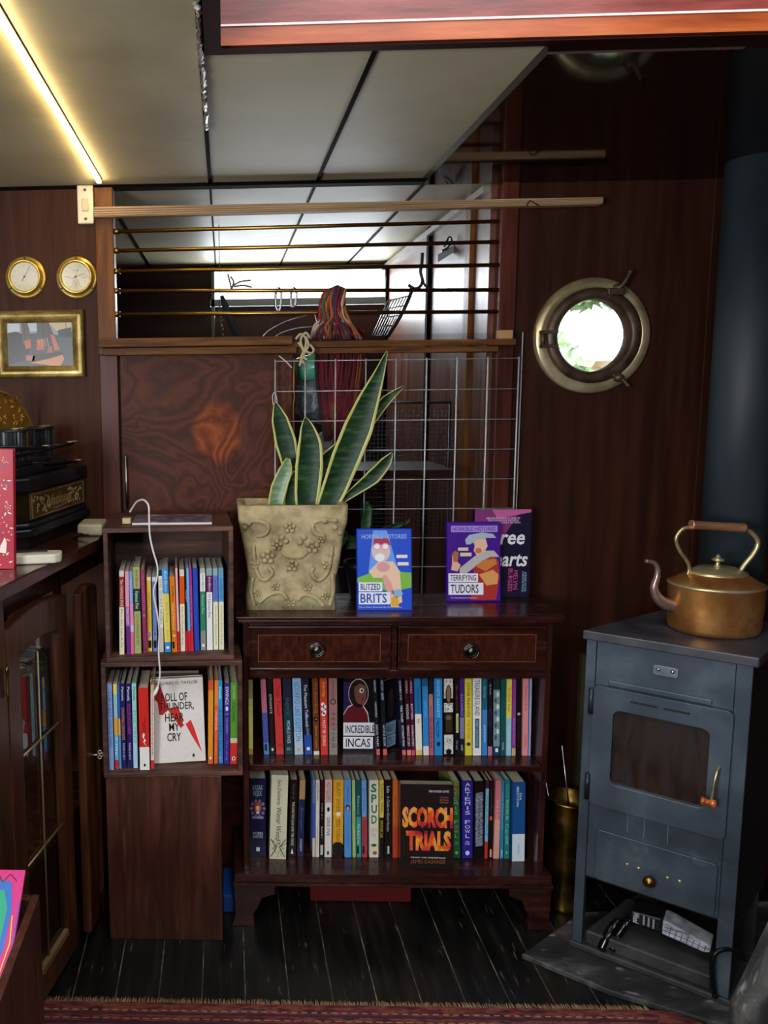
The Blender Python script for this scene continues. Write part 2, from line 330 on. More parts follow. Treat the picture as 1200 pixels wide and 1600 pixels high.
# outer walls
wbox('wall_left', XL-.03, XL, -1.4, YREAR, 0, ZC, m_wall)
wbox('wall_right', XR, XR+.03, -1.4, P, 0, ZC, m_wall_r)
wbox('wall_near', XL, XR, -1.43, -1.4, 0, ZC, m_wall)
# bulkhead: left field, plywood panel, lower field
xpL = A(148, 300, P).x; xpR = A(179, 400, P).x; xo = A(456, 600, P).x; xrp0 = A(780, 400, P).x; xrp1 = A(806, 400, P).x
zs_top = A(300, 527, P).z; zs_bot = A(300, 553, P).z
wbox('wall_back_left', XL, A(164, 600, P).x, P, P+.03, 0, ZC, m_wall)
xpl0 = A(190, 650, P).x
wbox('wall_back_panel', xpl0, xo, P-.004, P+.02, 0, zs_bot, m_ply)
wbox('wall_back_gap', A(164, 600, P).x, xpl0, P+.01, P+.03, 0, zs_bot, m_black)
zlow = A(600, 932, P).z
wbox('wall_back_lower', xo, xrp1, P, P+.03, 0, zlow, m_wall_r)
wbox('trim_13', xpL, xpR, P-.012, P+.03, zs_bot, ZC-.008, m_post, .002)
wbox('trim_14', A(160, 700, P).x, A(188, 700, P).x, P-.012, P+.01, 0, zs_bot, m_post_r, .002)
wbox('trim_15', xrp0, xrp1, P-.01, P+.03, zlow, ZC-.008, m_post_r, .002)
# right field of the bulkhead with the round hole of the porthole
pc = A(923, 525, P); pr = 70*P/F_PX
rb = BM(); sq = .2; n = 48
def ring_wall(y, flip):
    c = [rb.verts.new((pc.x+pr*math.cos(2*PI*k/n+PI/4), y, pc.z+pr*math.sin(2*PI*k/n+PI/4))) for k in range(n)]
    s = []
    for k in range(n):
        a = 2*PI*k/n+PI/4; m_ = max(abs(math.cos(a)), abs(math.sin(a))); s.append(rb.verts.new((pc.x+sq*math.cos(a)/m_, y, pc.z+sq*math.sin(a)/m_)))
    for k in range(n): rb.faces.new((c[k], c[(k+1) % n], s[(k+1) % n], s[k]))
    return c
c1 = ring_wall(P, 0); c2 = ring_wall(P+.03, 1)
for k in range(n): rb.faces.new((c1[k], c2[k], c2[(k+1) % n], c1[(k+1) % n]))
for a, b, c, d in ((xrp1, pc.x-sq, 0, ZC), (pc.x+sq, XR, 0, ZC), (pc.x-sq, pc.x+sq, 0, pc.z-sq), (pc.x-sq, pc.x+sq, pc.z+sq, ZC)): box(rb, a, b, P, P+.03, c, d)
struct('wall_back_right', rb, m_wall_r)
wbox('trim_16', A(1112, 500, P-.03).x, XR, P-.008, P, 0, ZC, m_wall_r, .002)
# sill rail across the opening
sb = BM(); xs0 = A(154, 540, P-.03).x
box(sb, xs0, A(455, 540, P).x, P-.045, P+.03, A(300, 541, P-.045).z, A(300, 527, P-.045).z)
box(sb, xs0+.012, A(462, 540, P).x, P-.035, P-.012, A(300, 554, P-.035).z, A(300, 541, P-.045).z-.001)
struct('trim_17', sb, m_sill, bevel=.002)
sb = BM(); q0 = A(450, 537, P-.03); q1 = A(806, 533, P-.03)
prism(sb, [(q0.x, q0.z-.010), (q1.x, q1.z-.010), (q1.x, q1.z+.006), (q0.x, q0.z+.006)], P-.034, P-.012)
prism(sb, [(q0.x+.01, q0.z-.026), (xrp0, q1.z-.026), (xrp0, q1.z-.011), (q0.x+.01, q0.z-.011)], P-.02, P+.01)
struct('trim_18', sb, m_sill, bevel=.0015)
# ------------------------------------------------------------------ the next cabin
XRR = A(774, 300, P).x
wx0 = A(335, 440, YREAR).x; wx1 = A(606, 440, YREAR).x; wz1 = A(450, 421, YREAR).z; wz0 = A(450, 467, YREAR).z
rw = BM()
box(rw, XL, wx0, YREAR, YREAR+.03, 0, ZC); box(rw, wx1, XRR+.03, YREAR, YREAR+.03, 0, ZC)
box(rw, wx0, wx1, YREAR, YREAR+.03, 0, wz0); box(rw, wx0, wx1, YREAR, YREAR+.03, wz1, ZC)
struct('wall_rear', rw, m_wall_r)
wn = bpy.data.objects.new('window_2', None); COL.objects.link(wn); wn.location = ((wx0+wx1)/2, YREAR, wz0); wn['kind'] = 'structure'
b = BM(); box(b, wx0-.02, wx1+.02, YREAR-.02, YREAR, wz0-.03, wz0); box(b, wx0-.02, wx1+.02, YREAR-.02, YREAR, wz1, wz1+.012); box(b, wx0-.014, wx0, YREAR-.02, YREAR, wz0-.25, wz1); box(b, wx1, wx1+.014, YREAR-.02, YREAR, wz0, wz1)
obj('window_frame', b, flat('#5a5c58', .5), wn, world=True)
b = BM(); box(b, wx0, wx1, YREAR+.012, YREAR+.016, wz0, wz1); obj('pane', b, m_glass, wn, world=True)
# right side of the next cabin: cupboard doors and boards
wbox('wall_rear_right', XRR, XRR+.03, P+.03, YREAR, 0, ZC, tex('rear_cupboard_wood', ['#4c2c20', '#683f30', '#7c5040'], 5, (8, 8, .8), .38, bump=0))
for i, (px, wd) in enumerate(((607, .01), (673, .012), (738, .02))):
    yy = XRR/A(px, 480, 1).x
    b = BM(); box(b, XRR-.012, XRR, yy, yy+wd*2.2, 0, ZC); struct('trim_%d' % (19+i), b, m_darkgap if i < 2 else m_post)
b = BM(); box(b, XRR-.02, XRR, P+.035, YREAR, ZC-.03, ZC-.012); struct('trim_22', b, flat('#8c8478', .4))
# a deep dark jamb board just behind the opening on the right
b = BM(); x1 = A(742, 700, P+.2).x; box(b, x1, XRR, P+.2, P+.22, 0, ZC-.25); struct('trim_23', b, m_post_r)
# dim bench front of the next cabin below the window
b = BM(); box(b, XL, .30, 2.9, YREAR, 0, .5); struct('wall_rear_bench', b, m_trimdark)

# ------------------------------------------------------------------ outside
m_grass = tex('bank_green', ['#5c7c4c', '#9cb884', '#c8d8b4'], 6, rough=.9, bump=.5)
def hedge(name, label, c, r, n):
    b = BM()
    for _ in range(n):
        th = random.random()*2*PI; ph = math.acos(2*random.random()-1); q = Vector((math.sin(ph)*math.cos(th)*r[0], math.sin(ph)*math.sin(th)*r[1], math.cos(ph)*r[2]))*(.7+.3*random.random())
        u = Vector((random.random()-.5, random.random()-.5, random.random()-.5)).normalized()*.09; v = u.orthogonal().normalized()*.05; o = Vector(c)+q
        b.faces.new([b.verts.new(o+t) for t in (u, v, -u, -v)])
    return tag(obj(name, b, m_grass, recalc=False), label, 'shrub')
hedge('shrub', 'green foliage on the bank, upper half of the porthole view', (3.05, 6.5, 2.35), (1.1, .5, .35), 900)
hedge('shrub', 'pale green foliage low at the left in the porthole view', (2.35, 5.6, .35), (.45, .3, 1.4), 1300)
b = BM(); box(b, -1, 9, 7.2, 7.6, -1, 1.6)
struct('wall_quay', b, tex('quay_stone', ['#8a6a48', '#b49a78', '#d0c0a4'], 4, (1, 1, 2.5), .9, bump=.6))
b = BM(); box(b, -20, 20, -6, 40, -1.05, -1.0); struct('ground_outside', b, tex('canal_water', ['#5a5a48', '#7a7460'], 3, rough=.2, bump=.3))

# ================================================================== BOOKCASE
YB = 1.83
zt = A(700, 963, YB).z                                  # top surface of the bookcase
bx = lambda px, py=1150: A(px, py, YB).x
bz = lambda py, px=620: A(px, py, YB).z
X0, X1 = bx(383), bx(858); BCX = (X0+X1)/2; YBK = P-.012
bc = thing('bookcase', 'dark mahogany bookcase with two inlaid drawers over two shelves, standing on bracket feet', 'bookcase', (BCX, YB, 0))
b = BM(); box(b, bx(368, 965), bx(882, 965), YB-.004, YBK, zt-.009, zt); box(b, bx(371, 965), bx(879, 965), YB+.001, YBK, zt-.018, zt-.0095)
obj('bookcase_top', b, m_bookcase, bc, .002, True)
zb_top = bz(1366); zb_bot = bz(1383)
for x0, x1 in ((X0-.004, X0+.0095), (X1-.0105, X1+.004)):
    b = BM(); box(b, x0, x1, YB+.012, YBK, zb_top, zt-.018); obj('side_panel', b, m_bookcase_v, bc, .0015, True)
b = BM(); box(b, X0+.01, X1-.011, YBK-.008, YBK, zb_top, zt-.018); obj('back_panel', b, m_trimdark, bc, 0, True)
zr = bz(1050); zr2 = bz(1063)
b = BM(); box(b, X0+.01, X1-.011, YB+.013, YBK-.008, zr2, zr); box(b, X0+.01, X1-.011, YB+.016, YB+.03, bz(981), zt-.018); xm = bx(617, 1015); box(b, xm-.008, xm+.008, YB+.014, YB+.1, zr, zt-.018)
obj('drawer_rail', b, m_bookcase, bc, .001, True)
zs1 = bz(1199); zs1b = bz(1208)
b = BM(); box(b, X0+.01, X1-.011, YB+.010, YBK-.008, zs1b, zs1); obj('shelf', b, m_bookcase, bc, .002, True)
b = BM(); box(b, bx(366, 1375), bx(861, 1375), YB-.006, YBK, zb_bot+.008, zb_top); box(b, bx(364, 1375), bx(863, 1375), YB-.012, YBK, zb_bot, zb_bot+.0075)
obj('base_board', b, m_bookcase, bc, .002, True)
for k, (pa, pb) in enumerate(((390, 609), (625, 853))):
    xa, xb_ = bx(pa, 1015), bx(pb, 1015); za, zb = bz(1047), bz(982); cx = (xa+xb_)/2
    dr = BM(); box(dr, xa, xb_, YB+.008, YB+.12, za, zb)
    for (u0, u1, v0, v1) in ((xa-.003, xb_+.003, zb-.002, zb+.003), (xa-.003, xb_+.003, za-.003, za+.002), (xa-.003, xa+.002, za, zb), (xb_-.002, xb_+.003, za, zb)): box(dr, u0, u1, YB+.004, YB+.010, v0, v1)
    d = obj('drawer', dr, m_bookcase, bc, .001, True)
    a = Art(); m1 = tex('mahogany_veneer_%d' % k, ['#240f0a', '#3a180e', '#4a2014'], 9, (8, 1, 3), .22, bump=0, coat=.4)
    y = YB+.0076; a.rect(xa+.022, xb_-.022, za+.018, zb-.018, m1, y)
    col = '#8a5a34'
    for r in ((xa+.021, xb_-.021, zb-.019, zb-.018), (xa+.021, xb_-.021, za+.018, za+.019), (xa+.021, xa+.022, za+.018, zb-.018), (xb_-.022, xb_-.021, za+.018, zb-.018)): a.rect(*r, col, y-.0002)
    bmesh.ops.transform(a.bm, matrix=wm(bc).inverted(), verts=a.bm.verts[:]); a.build('inlay', d)
    pk = A(495 if k == 0 else 737, 1016 if k == 0 else 1018, YB); r = .018
    b = BM(); RX = Matrix.Translation((pk.x, YB+.008, pk.z)) @ Matrix.Rotation(PI/2, 4, 'X')
    lathe(b, [(0, 0), (r, 0), (r, .003), (r*.86, .006), (r*.74, .003), (r*.6, .004), (r*.45, .012), (0, .014)], 28, RX)
    tube(b, [(pk.x+.0155*math.cos(t), YB-.004, pk.z+.0155*math.sin(t)) for t in [2*PI*j/28 for j in range(29)]], .0018, 6)
    obj('ring_pull', b, tex('dark_nickel_%d' % k, ['#3a3836', '#7c7a76'], 20, rough=.3, metal=1, bump=.02), d, 0, True, label='round metal ring pull')
for k, (pa, pb, pi) in enumerate(((365, 430, 398), (862, 797, 826))):
    xa, xe, xi = bx(pa, 1410), bx(pb, 1388), bx(pi, 1445); s = 1 if xe > xa else -1
    pts = [(xa, zb_bot), (xa+s*.004, .03), (xa-s*.006, 0), (xi, 0), (xi-s*.002, .035), (xi+s*.012, .06), (xi+s*.018, .078), (xe, .09), (xe, zb_bot)]
    b = BM(); prism(b, pts, YB, YB+.02); obj('bracket_foot', b, m_bookcase, bc, .0015, True)
    b = BM(); box(b, min(xa, xa+s*.02), max(xa, xa+s*.02), YBK-.06, YBK, 0, zb_bot); obj('rear_foot', b, m_bookcase, bc, 0, True)
# things under the bookcase
b = BM(); q0 = A(482, 1390, 1.98); q1 = A(636, 1390, 1.98); box(b, q0.x, q1.x, 1.93, 2.03, 0, .085); t = tag(obj('box', b, flat('#5a0e12', .5), bevel=.004), 'low dark red box pushed far back under the bookcase', 'box')
a = Art(); cx = (q0.x+q1.x)/2; a.rect(cx-.03, cx-.005, .05, .065, '#d0ccc4', 1.929); a.rect(cx+.015, cx+.03, .052, .062, '#b0aaa4', 1.929); a.build('label_stickers', t)
b = BM(); q = Z(357, 1426, 0); box(b, q.x-.014, q.x+.016, q.y, q.y+.12, 0, .05); tag(obj('plastic_tub', b, flat('#1a4a9a', .4), bevel=.004), 'blue plastic tub between the left bracket foot and the crates', 'tub')

# ================================================================== BOOKS
class Bk: pass
def spine_book(p, h, wd, dp, rz, lean, segs, label, group, texts=(), arts=None, board=None, rough=.32, cat='book'):
    """p: centre of the foot of the spine"""
    o = thing('book', label, cat, (p.x, p.y, p.z+abs(math.sin(lean))*wd/2+.0004), (0, lean, rz), group)
    a = []; mats = []
    def mi(c):
        m = flat(c, rough)
        if m not in mats: mats.append(m)
        return mats.index(m)
    b = BM(); t = .0011; bc_ = mi(board or segs[0][1]); z = h
    box(b, -wd/2, -wd/2+t, 0, dp, 0, h, bc_); box(b, wd/2-t, wd/2, 0, dp, 0, h, bc_)
    f0 = 0
    for i, (fr, c) in enumerate(segs):
        z0 = h*(1-min(1, f0+fr)) if i < len(segs)-1 else 0; z1 = h*(1-f0); box(b, -wd/2, wd/2, -.0008, t, z0, z1, mi(c)); f0 += fr
    obj('cover', b, mats, o, recalc=False)
    b = BM(); box(b, -wd/2+t, wd/2-t, t, dp-.002, .001, h-.0015); obj('page_block', b, m_page_v, o)
    if texts or arts:
        ar = Art(); L = -.0014
        for tx in texts:
            s, f0, f1, c = tx[:4]; md = tx[4] if len(tx) > 4 else 's'; frw = tx[5] if len(tx) > 5 else .55; sl = tx[6] if len(tx) > 6 else 0
            if md == 's': ar.text(s, 0, h*(1-(f0+f1)/2), h*(f1-f0), wd*frw, c, L, 's', slant=sl)
            else: ar.text(s, 0, h*(1-(f0+f1)/2), wd*frw, h*(f1-f0), c, L, 'h', lead=.8)
        if arts: arts(ar, wd, h, L+.0003)
        ar.build('spine_lettering', o)
    return o
def rowbooks(rows, sc, ox, oy, where, group, zf=None, YF=None, dp=.125, rz=0.0):
    N_ = len(rows)
    for i, r in enumerate(rows):
        if r is None: continue
        xb0, xb1, xt0, yt, yb, segs, desc = r[:7]; texts = r[7] if len(r) > 7 else (); kw = r[8] if len(r) > 8 else {}
        pxm = ox+(xb0+xb1)/2/sc; pyb = oy+yb/sc; YY = kw.pop('Y', YF)
        if zf is not None: q = Z(pxm, pyb, zf)
        else: q = A(pxm, pyb, YY)
        q0, q1 = A(ox+xb0/sc, pyb, q.y), A(ox+xb1/sc, pyb, q.y); wd = (q1.x-q0.x)*.93/math.cos(rz)
        if YF is not None: q.z = ZSH
        tc = A(ox+(xt0+(xb1-xb0)/2)/sc, oy+yt/sc, q.y); h = tc.z-q.z; lean = math.atan2(tc.x-q.x, h)
        if abs(lean) < .012: lean = 0
        spine_book(q, h, wd, kw.pop('dp', dp), rz, lean, segs, desc+', '+ORD[kw.pop('n', i)]+' from left'+where, group, texts, **kw)
def face_book(p, w_, h, t, rz, tilt, col, label, group=None, art=None, roll=0, side=None):
    o = thing('book', label, 'book', p, (-tilt, roll, rz), group)
    b = BM(); box(b, -w_/2, w_/2, 0, .0012, 0, h); box(b, -w_/2, w_/2, t-.0012, t, 0, h); box(b, -w_/2, -w_/2+.0012, .0012, t-.0012, 0, h)
    obj('cover', b, flat(col, .22, coat=.4), o)
    b = BM(); box(b, -w_/2+.0013, w_/2-.001, .0013, t-.0013, .001, h-.001); obj('page_block', b, m_page, o)
    if art:
        a = Art(); art(a, w_, h); a.build('cover_print', o)
    return o
def blobk(c1, f=.93):
    def g(a, wd, h, L): a.ell(0, h*(1-f), wd*.22, wd*.3, c1, L)
    return g
# ---- crates
def crate(label, pl, pr, pyb, zbot, zf_px_top, ydep, rz, xpl, solid=False):
    """open-fronted box seen from the front; pl, pr: pixel columns of the front corners at the foot"""
    q0 = Z(pl, pyb, zbot) if zbot > 0.001 else Z(pl, pyb, 0); q1 = A(pr, pyb, q0.y); wd = (q1.x-q0.x)
    return q0, wd
g_cr = 'dark wooden crates stacked left of the bookcase'
# bottom crate: its base panel faces the room
c0 = Z(172, 1467, 0); c0w = A(348, 1467, c0.y).x-c0.x; z1c = A(260, 1212, c0.y).z
t = thing('wooden_crate', 'dark wooden crate standing on end on the floor, its closed panel facing out', 'crate', (c0.x+c0w/2, c0.y, 0), (0, 0, 0), g_cr)
hw = c0w/2; D = .24
b = BM(); box(b, -hw, hw, 0, .01, 0, z1c); obj('front_panel', b, m_crate_v, t, .0015)
for x0, x1 in ((-hw, -hw+.012), (hw-.012, hw)): b = BM(); box(b, x0, x1, .0105, D, 0, z1c); obj('side_board', b, m_crate_v, t, .0015)
b = BM(); box(b, -hw+.0125, hw-.0125, .0105, D, z1c-.012, z1c); box(b, -hw+.0125, hw-.0125, .0105, D, 0, .012); obj('end_board', b, m_crate, t, .0015)
def open_crate(label, pl, pr, pyb, zb, ztop, yl, rz, D, th=.011, planks=2):
    q = A(pl, pyb, yl); w1 = (A(pr, pyb, yl).x-q.x)/math.cos(rz)
    t = thing('wooden_crate', label, 'crate', (q.x, yl, zb), (0, 0, rz), g_cr)
    H = ztop-zb
    b = BM(); box(b, 0, w1, 0, D, 0, th); obj('base_board', b, m_crate, t, .0015)
    b = BM(); box(b, 0, w1, 0, D, H-th, H); obj('top_board', b, m_crate, t, .0015)
    for x0 in (0, w1-th): b = BM(); box(b, x0, x0+th, 0.0, D, th+.0005, H-th-.0005); obj('side_board', b, m_crate, t, .0015)
    b = BM(); box(b, th+.0005, w1-th-.0005, D-.008, D, th+.0005, H*.5-.001); box(b, th+.0005, w1-th-.0005, D-.008, D, H*.5+.001, H-th-.0005); obj('back_panel', b, m_crate, t)
    return t, w1
RZ2, RZ1 = math.radians(2.5), math.radians(4)
z2b = z1c; yc2 = c0.y-.012
z2t = A(165, 1036, yc2).z
open_crate('dark wooden crate lying on its side, middle of the stack, holding a white cover', 162, 380, 1212, z2b, z2t, yc2, RZ2, .25)
z3b = z2t; yc3 = yc2+.004; z3t = A(170, 826, yc3).z
open_crate('topmost dark wooden crate of the stack, holding pastel and bright slim paperbacks', 166, 366, 1034, z3b, z3t, yc3, RZ1, .235)
HF = '#e8e2c4'
top_row = [
 (183,222,180,160,815,[(.07,'#d8d0c8'),(.36,'#96202c'),(.57,'#e4dcc0')],'dark red and cream paperback',[('The FAMOUS FIVE',.1,.42,'#f0e0d0','s',.6),('Five Get Into A Fix',.46,.92,'#5a5048','s',.4)]),
 (240,270,226,165,815,[(.42,'#e69ab4'),(.23,'#b06ab8'),(.35,'#6a2a86')],'pink and violet paperback',[('Magic Friend',.44,.62,'#f4e0f0')]),
 (272,300,252,165,810,[(.38,'#7a9ad4'),(.27,'#e08ab0'),(.08,'#c8c0e8'),(.27,'#d86a94')],'blue and pink paperback',[('Secret Summer',.1,.36,'#dce8ff')]),
 (302,356,284,130,805,[(.25,'#a8aa6c'),(.26,'#123a34'),(.49,'#a4a86a')],'olive green paperback with a dark green band',[('Enid Blyton',.03,.23,'#5a5a34','s',.5,.3),('Famous Five',.28,.48,'#e8ecd0','s',.5),('GO TO SMUGGLERS TOP',.54,.9,'#5a5c38','s',.35)]),
 (370,403,346,150,803,[(1,'#8e2f5c')],'plum paperback',[('THE NAUGHTIEST GIRL',.05,.5,'#c86a90'),('again',.53,.56,'#f0e0e8'),('M',.94,.97,'#4a1430')]),
 (404,440,390,208,790,[(.05,'#e8d8b0'),(.68,'#e0b840'),(.09,'#d8b8b0'),(.18,'#e8c04a')],'short mustard yellow paperback',[('Malory Towers',.2,.68,'#b88a20'),('3',.74,.8,'#3a3030','v',.5)],{'arts':lambda a,wd,h,L:a.rect(-wd*.35,wd*.35,h*.05,h*.15,'#181818',L)}),
 (447,480,430,208,790,[(.06,'#c8c8d8'),(.67,'#5f7cc0'),(.09,'#8a90b8'),(.18,'#6a84c4')],'short slate blue paperback',[('Malory Towers',.2,.68,'#8aa4dc'),('9',.74,.8,'#22223a','v',.5)],{'arts':lambda a,wd,h,L:a.rect(-wd*.35,wd*.35,h*.05,h*.15,'#141420',L)}),
 (497,530,480,155,795,[(.07,'#28221e'),(.63,'#e2ddd0'),(.3,'#c8c0b0')],'white paperback with a black head band',[('THE SECRET SEVEN',.1,.65,'#8a8478')]),
 (537,588,512,140,795,[(.3,'#3a96d8'),(.58,'#e6d868'),(.12,'#3a90d0')],'light blue and yellow paperback',[('Enid Blyton',.03,.28,'#e0f0ff','s',.6,.3),('The Ring o Bells',.4,.85,'#b8a84a','s',.4)],{'arts':lambda a,wd,h,L:a.rect(-wd*.25,wd*.22,h*.04,h*.07,'#f4f4f4',L)}),
 (595,637,572,205,795,[(1,'#e07a1e')],'orange paperback',[('Enid Blyton',.12,.32,'#3a2010','s',.5,.3),('Island of Adventure',.36,.7,'#ffd8a0','s',.5),],{'arts':lambda a,wd,h,L:(a.ell(0,h*.22,wd*.28,wd*.28,'#f4d080',L),a.rect(-wd*.4,0,h*.05,h*.14,'#181410',L))}),
 (640,658,618,140,795,[(.75,'#e8b0bc'),(.25,'#c8283a')],'thin pale pink and red paperback'),
 (660,698,646,150,788,[(.08,'#d8ccc0'),(.34,'#e0581c'),(.58,'#e8dcc0')],'orange and cream paperback',[('The FAMOUS FIVE',.1,.4,'#b83a10'),('Five On Finniston Farm',.45,.92,'#706850','s',.35)]),
 (702,720,688,145,788,[(.75,'#191416'),(.25,'#c42030')],'thin black and red paperback',[('SECRET',.25,.4,'#c8c0b8')]),
 (722,742,704,140,788,[(.75,'#62aee0'),(.25,'#cc2434')],'thin sky blue and red paperback'),
 (743,764,726,138,788,[(.74,'#a82880'),(.26,'#d02a38')],'thin magenta and red paperback',[('The Fairy Book',.2,.7,'#e08ac0')]),
 (770,810,752,140,783,[(1,'#2448b4')],'plain royal blue paperback',[('Holiday Stories',.3,.62,'#3a60cc')]),
 (818,860,808,140,780,[(.06,'#a8b4b0'),(.22,'#e8e8e4'),(.48,'#2e8068'),(.24,'#8a8c86')],'white and sea green paperback',[('Enid Blyton',.07,.27,'#505860','s',.5,.3),('Famous Five',.32,.55,'#a8e0a0','s',.5)],{'arts':lambda a,wd,h,L:a.rect(-wd*.2,wd*.2,h*.04,h*.08,'#f0f0e8',L)}),
 (866,914,856,140,778,[(.09,'#8aa4a0'),(.2,'#641a58'),(.71,'#e8e8ea')],'white paperback with a plum band',[('Enid Blyton',.1,.28,'#f4e4f0','s',.5,.3),('15 Famous Five',.32,.6,'#706878','s',.5)]),
 (918,957,910,140,776,[(.09,'#90a8b4'),(.32,'#6a7ad0'),(.59,'#e8e6c0')],'periwinkle and cream paperback',[('The FAMOUS FIVE',.12,.38,'#3c4c9a'),('Five Go To Billycock Hill',.46,.93,'#6a6a50','s',.35)]),
 (961,1001,956,138,776,[(.09,'#6aa0b8'),(.32,'#5aa4d8'),(.59,'#e6e6c4')],'light blue and cream paperback',[('The FAMOUS FIVE',.12,.38,'#204a7a'),('Five Have Plenty Of Fun',.46,.93,'#6a6a50','s',.35)]),
]
rowbooks(top_row, 5, 150, 860, ', top crate', 'paperbacks in the top crate', zf=z3b+.0115, dp=.125, rz=RZ1)
mid_row = [
 (103,142,90,195,865,[(1,'#8aa8e0')],'pale periwinkle paperback',[('THE LAST WILD GIRL',.08,.75,'#4a6ab8')]),
 (150,180,134,195,860,[(.12,'#f0d870'),(.27,'#9ac4e4'),(.2,'#e8a840'),(.3,'#6ab4e0'),(.11,'#c83444')],'pale blue paperback with yellow patches',[('Tilly',.6,.85,'#e8f4ff')]),
 (183,200,166,200,855,[(.4,'#2c6ab8'),(.2,'#d8b458'),(.4,'#5a9ad8')],'thin mid blue paperback'),
 (203,240,188,190,853,[(1,'#22205e')],'navy paperback with orange lettering',[('Pamela',.04,.2,'#e8ecf8','s',.5),('COUNTING COCONUTS',.28,.66,'#e89a5a','s',.6),('PAMELA BUT',.7,.9,'#d0d4ec','s',.4)]),
 (247,288,232,190,851,[(1,'#26205c')],'navy paperback with magenta lettering',[('Pamela',.04,.2,'#e8ecf8','s',.5),('GOLDILOCKS HEIST',.24,.6,'#c83aa0','s',.6),('PAMELA BUT',.7,.9,'#d0d4ec','s',.4)]),
 (293,328,276,190,850,[(.62,'#9ad4d0'),(.38,'#a8d0ea')],'mint and pale blue paperback',[('Pamela',.04,.2,'#2a3a4a','s',.5),('THE TREE',.3,.7,'#6ab0b8')]),
 (342,422,336,225,865,[(.72,'#d02a24'),(.28,'#eceae6')],'thick red and white paperback',[('THE WITCHING\nWOODS',.35,.62,'#3a1414','s',.35)],{'arts':lambda a,wd,h,L:(a.poly([(-wd*.1,h*.46),(wd*.12,h*.44),(-wd*.02,h*.4),(wd*.2,h*.36),(.0,h*.34),(wd*.3,h*.27),(-wd*.12,h*.35),(wd*.02,h*.37),(-wd*.2,h*.41)],'#f4f0ec',L),a.ell(0,h*.06,wd*.12,wd*.16,'#222222',L))}),
 (428,456,426,200,855,[(.1,'#d0b090'),(.8,'#e0d0c4'),(.1,'#c83434')],'cream paperback with red printed pattern',[('xyxkxyxkxyxk',.15,.85,'#c84a44','s',.6)]),
 None,
 (874,914,878,165,818,[(.12,'#d85a30'),(.8,'#e8952e'),(.08,'#d86a30')],'orange yellow paperback',[],{'n':9,'arts':blobk('#f8e8d0')}),
 (922,952,926,165,816,[(.3,'#e88a3a'),(.7,'#e2622e')],'vermilion paperback',[('VIVIENNE',.35,.6,'#f8d8c0'),('the shape',.62,.9,'#f4c0a0','s',.4)],{'n':10}),
 (958,992,960,165,814,[(.3,'#2a9ad8'),(.7,'#3a8ed4')],'bright blue paperback',[('Pamela',.08,.22,'#f0f8ff','s',.5),('BLACKBERRY BLUE',.35,.85,'#1a5a9a')],{'n':11,'arts':blobk('#e06a9a')}),
 (998,1042,1002,190,820,[(1,'#3f2c8c')],'indigo paperback with white lettering',[('SWINGS',.04,.26,'#f0f0ff','s',.6),('THE COMPANY',.42,.62,'#b0a8e8','s',.4),('the dog',.7,.95,'#9088d8','s',.4)],{'n':12,'arts':lambda a,wd,h,L:(a.ell(0,h*.69,wd*.28,h*.03,'#d8dcf8',L),a.rect(-wd*.35,wd*.35,h*.62,h*.625,'#e0e0f8',L))}),
 (1046,1104,1050,180,820,[(.68,'#5d9a3c'),(.06,'#d8d0a0'),(.26,'#d63434')],'green paperback with a red foot',[('E B WHITE',.05,.2,'#c8e0a8','s',.3),('Charlottes',.24,.48,'#2a4a1c','s',.5,.3)],{'n':13,'arts':lambda a,wd,h,L:(a.ell(0,h*.07,wd*.26,wd*.32,'#f0ece4',L),a.ell(0,h*.07,wd*.12,wd*.2,'#222222',L-.0002))}),
]
zf2 = z2b+.0115
rowbooks(mid_row, 5, 150, 1030, ', middle crate', 'paperbacks in the middle crate', zf=zf2, dp=.125, rz=RZ2)
def art_thunder(a, w, h):
    y = -.0003; a.rect(-w/2+.001, w/2-.001, .001, h-.001, '#e4e0da', y)
    random.seed(3)
    for _ in range(150):
        u = random.random(); v = random.random()
        if u > .22 and u < .8 and .2 < v < .8: continue
        a.rect(-w/2+u*w*.96+.002, -w/2+u*w*.96+.005, v*h*.96+.002, v*h*.96+.0032, '#d8b8a8', y-.0001)
    y = -.0006
    P_ = lambda u, v: (-w/2+u*w, h-v*h)
    a.poly([P_(*q) for q in ((.0,.16),(.18,.07),(.24,.2),(.34,.36),(.2,.43),(.14,.42),(.12,.28),(.02,.2))], '#b02a24', y)
    a.poly([P_(*q) for q in ((.3,.36),(.5,.33),(.6,.5),(.55,.6),(.36,.42))], '#c8382c', y)
    a.poly([P_(*q) for q in ((.5,.5),(.62,.56),(.54,.59))], '#d83a30', y)
    a.poly([P_(*q) for q in ((.64,.55),(.74,.5),(.8,.6),(.94,.9),(.74,.68))], '#e03030', y)
    y = -.001
    for t, u, v, ww, hh in (('MILDRED D. TAYLOR',.5,.055,.8,.035),('ROLL OF',.44,.22,.5,.1),('THUNDER,',.48,.335,.66,.1),('HEAR',.43,.46,.36,.1),('MY',.42,.575,.2,.095),('CRY',.41,.695,.27,.1)):
        a.text(t, *P_(u, v), ww*w, hh*h, '#1c1c1e' if v > .1 else '#6a5a50', y, bold=.012)
    a.ell(*P_(.77,.93), w*.022, h*.028, '#202020', y); a.ell(*P_(.775,.95), w*.012, h*.01, '#e8e4de', y-.0002)
q = Z(281, 1192, zf2); hh = A(281, 1061, q.y+.01).z-zf2
face_book(Vector((q.x, q.y, zf2+.002)), (A(322, 1190, q.y).x-A(241, 1190, q.y).x), hh, .016, RZ2+.05, .06, '#d8d4ce', 'white face-out paperback with a red lightning bolt, in the middle crate', art=art_thunder, roll=math.radians(-1.2))
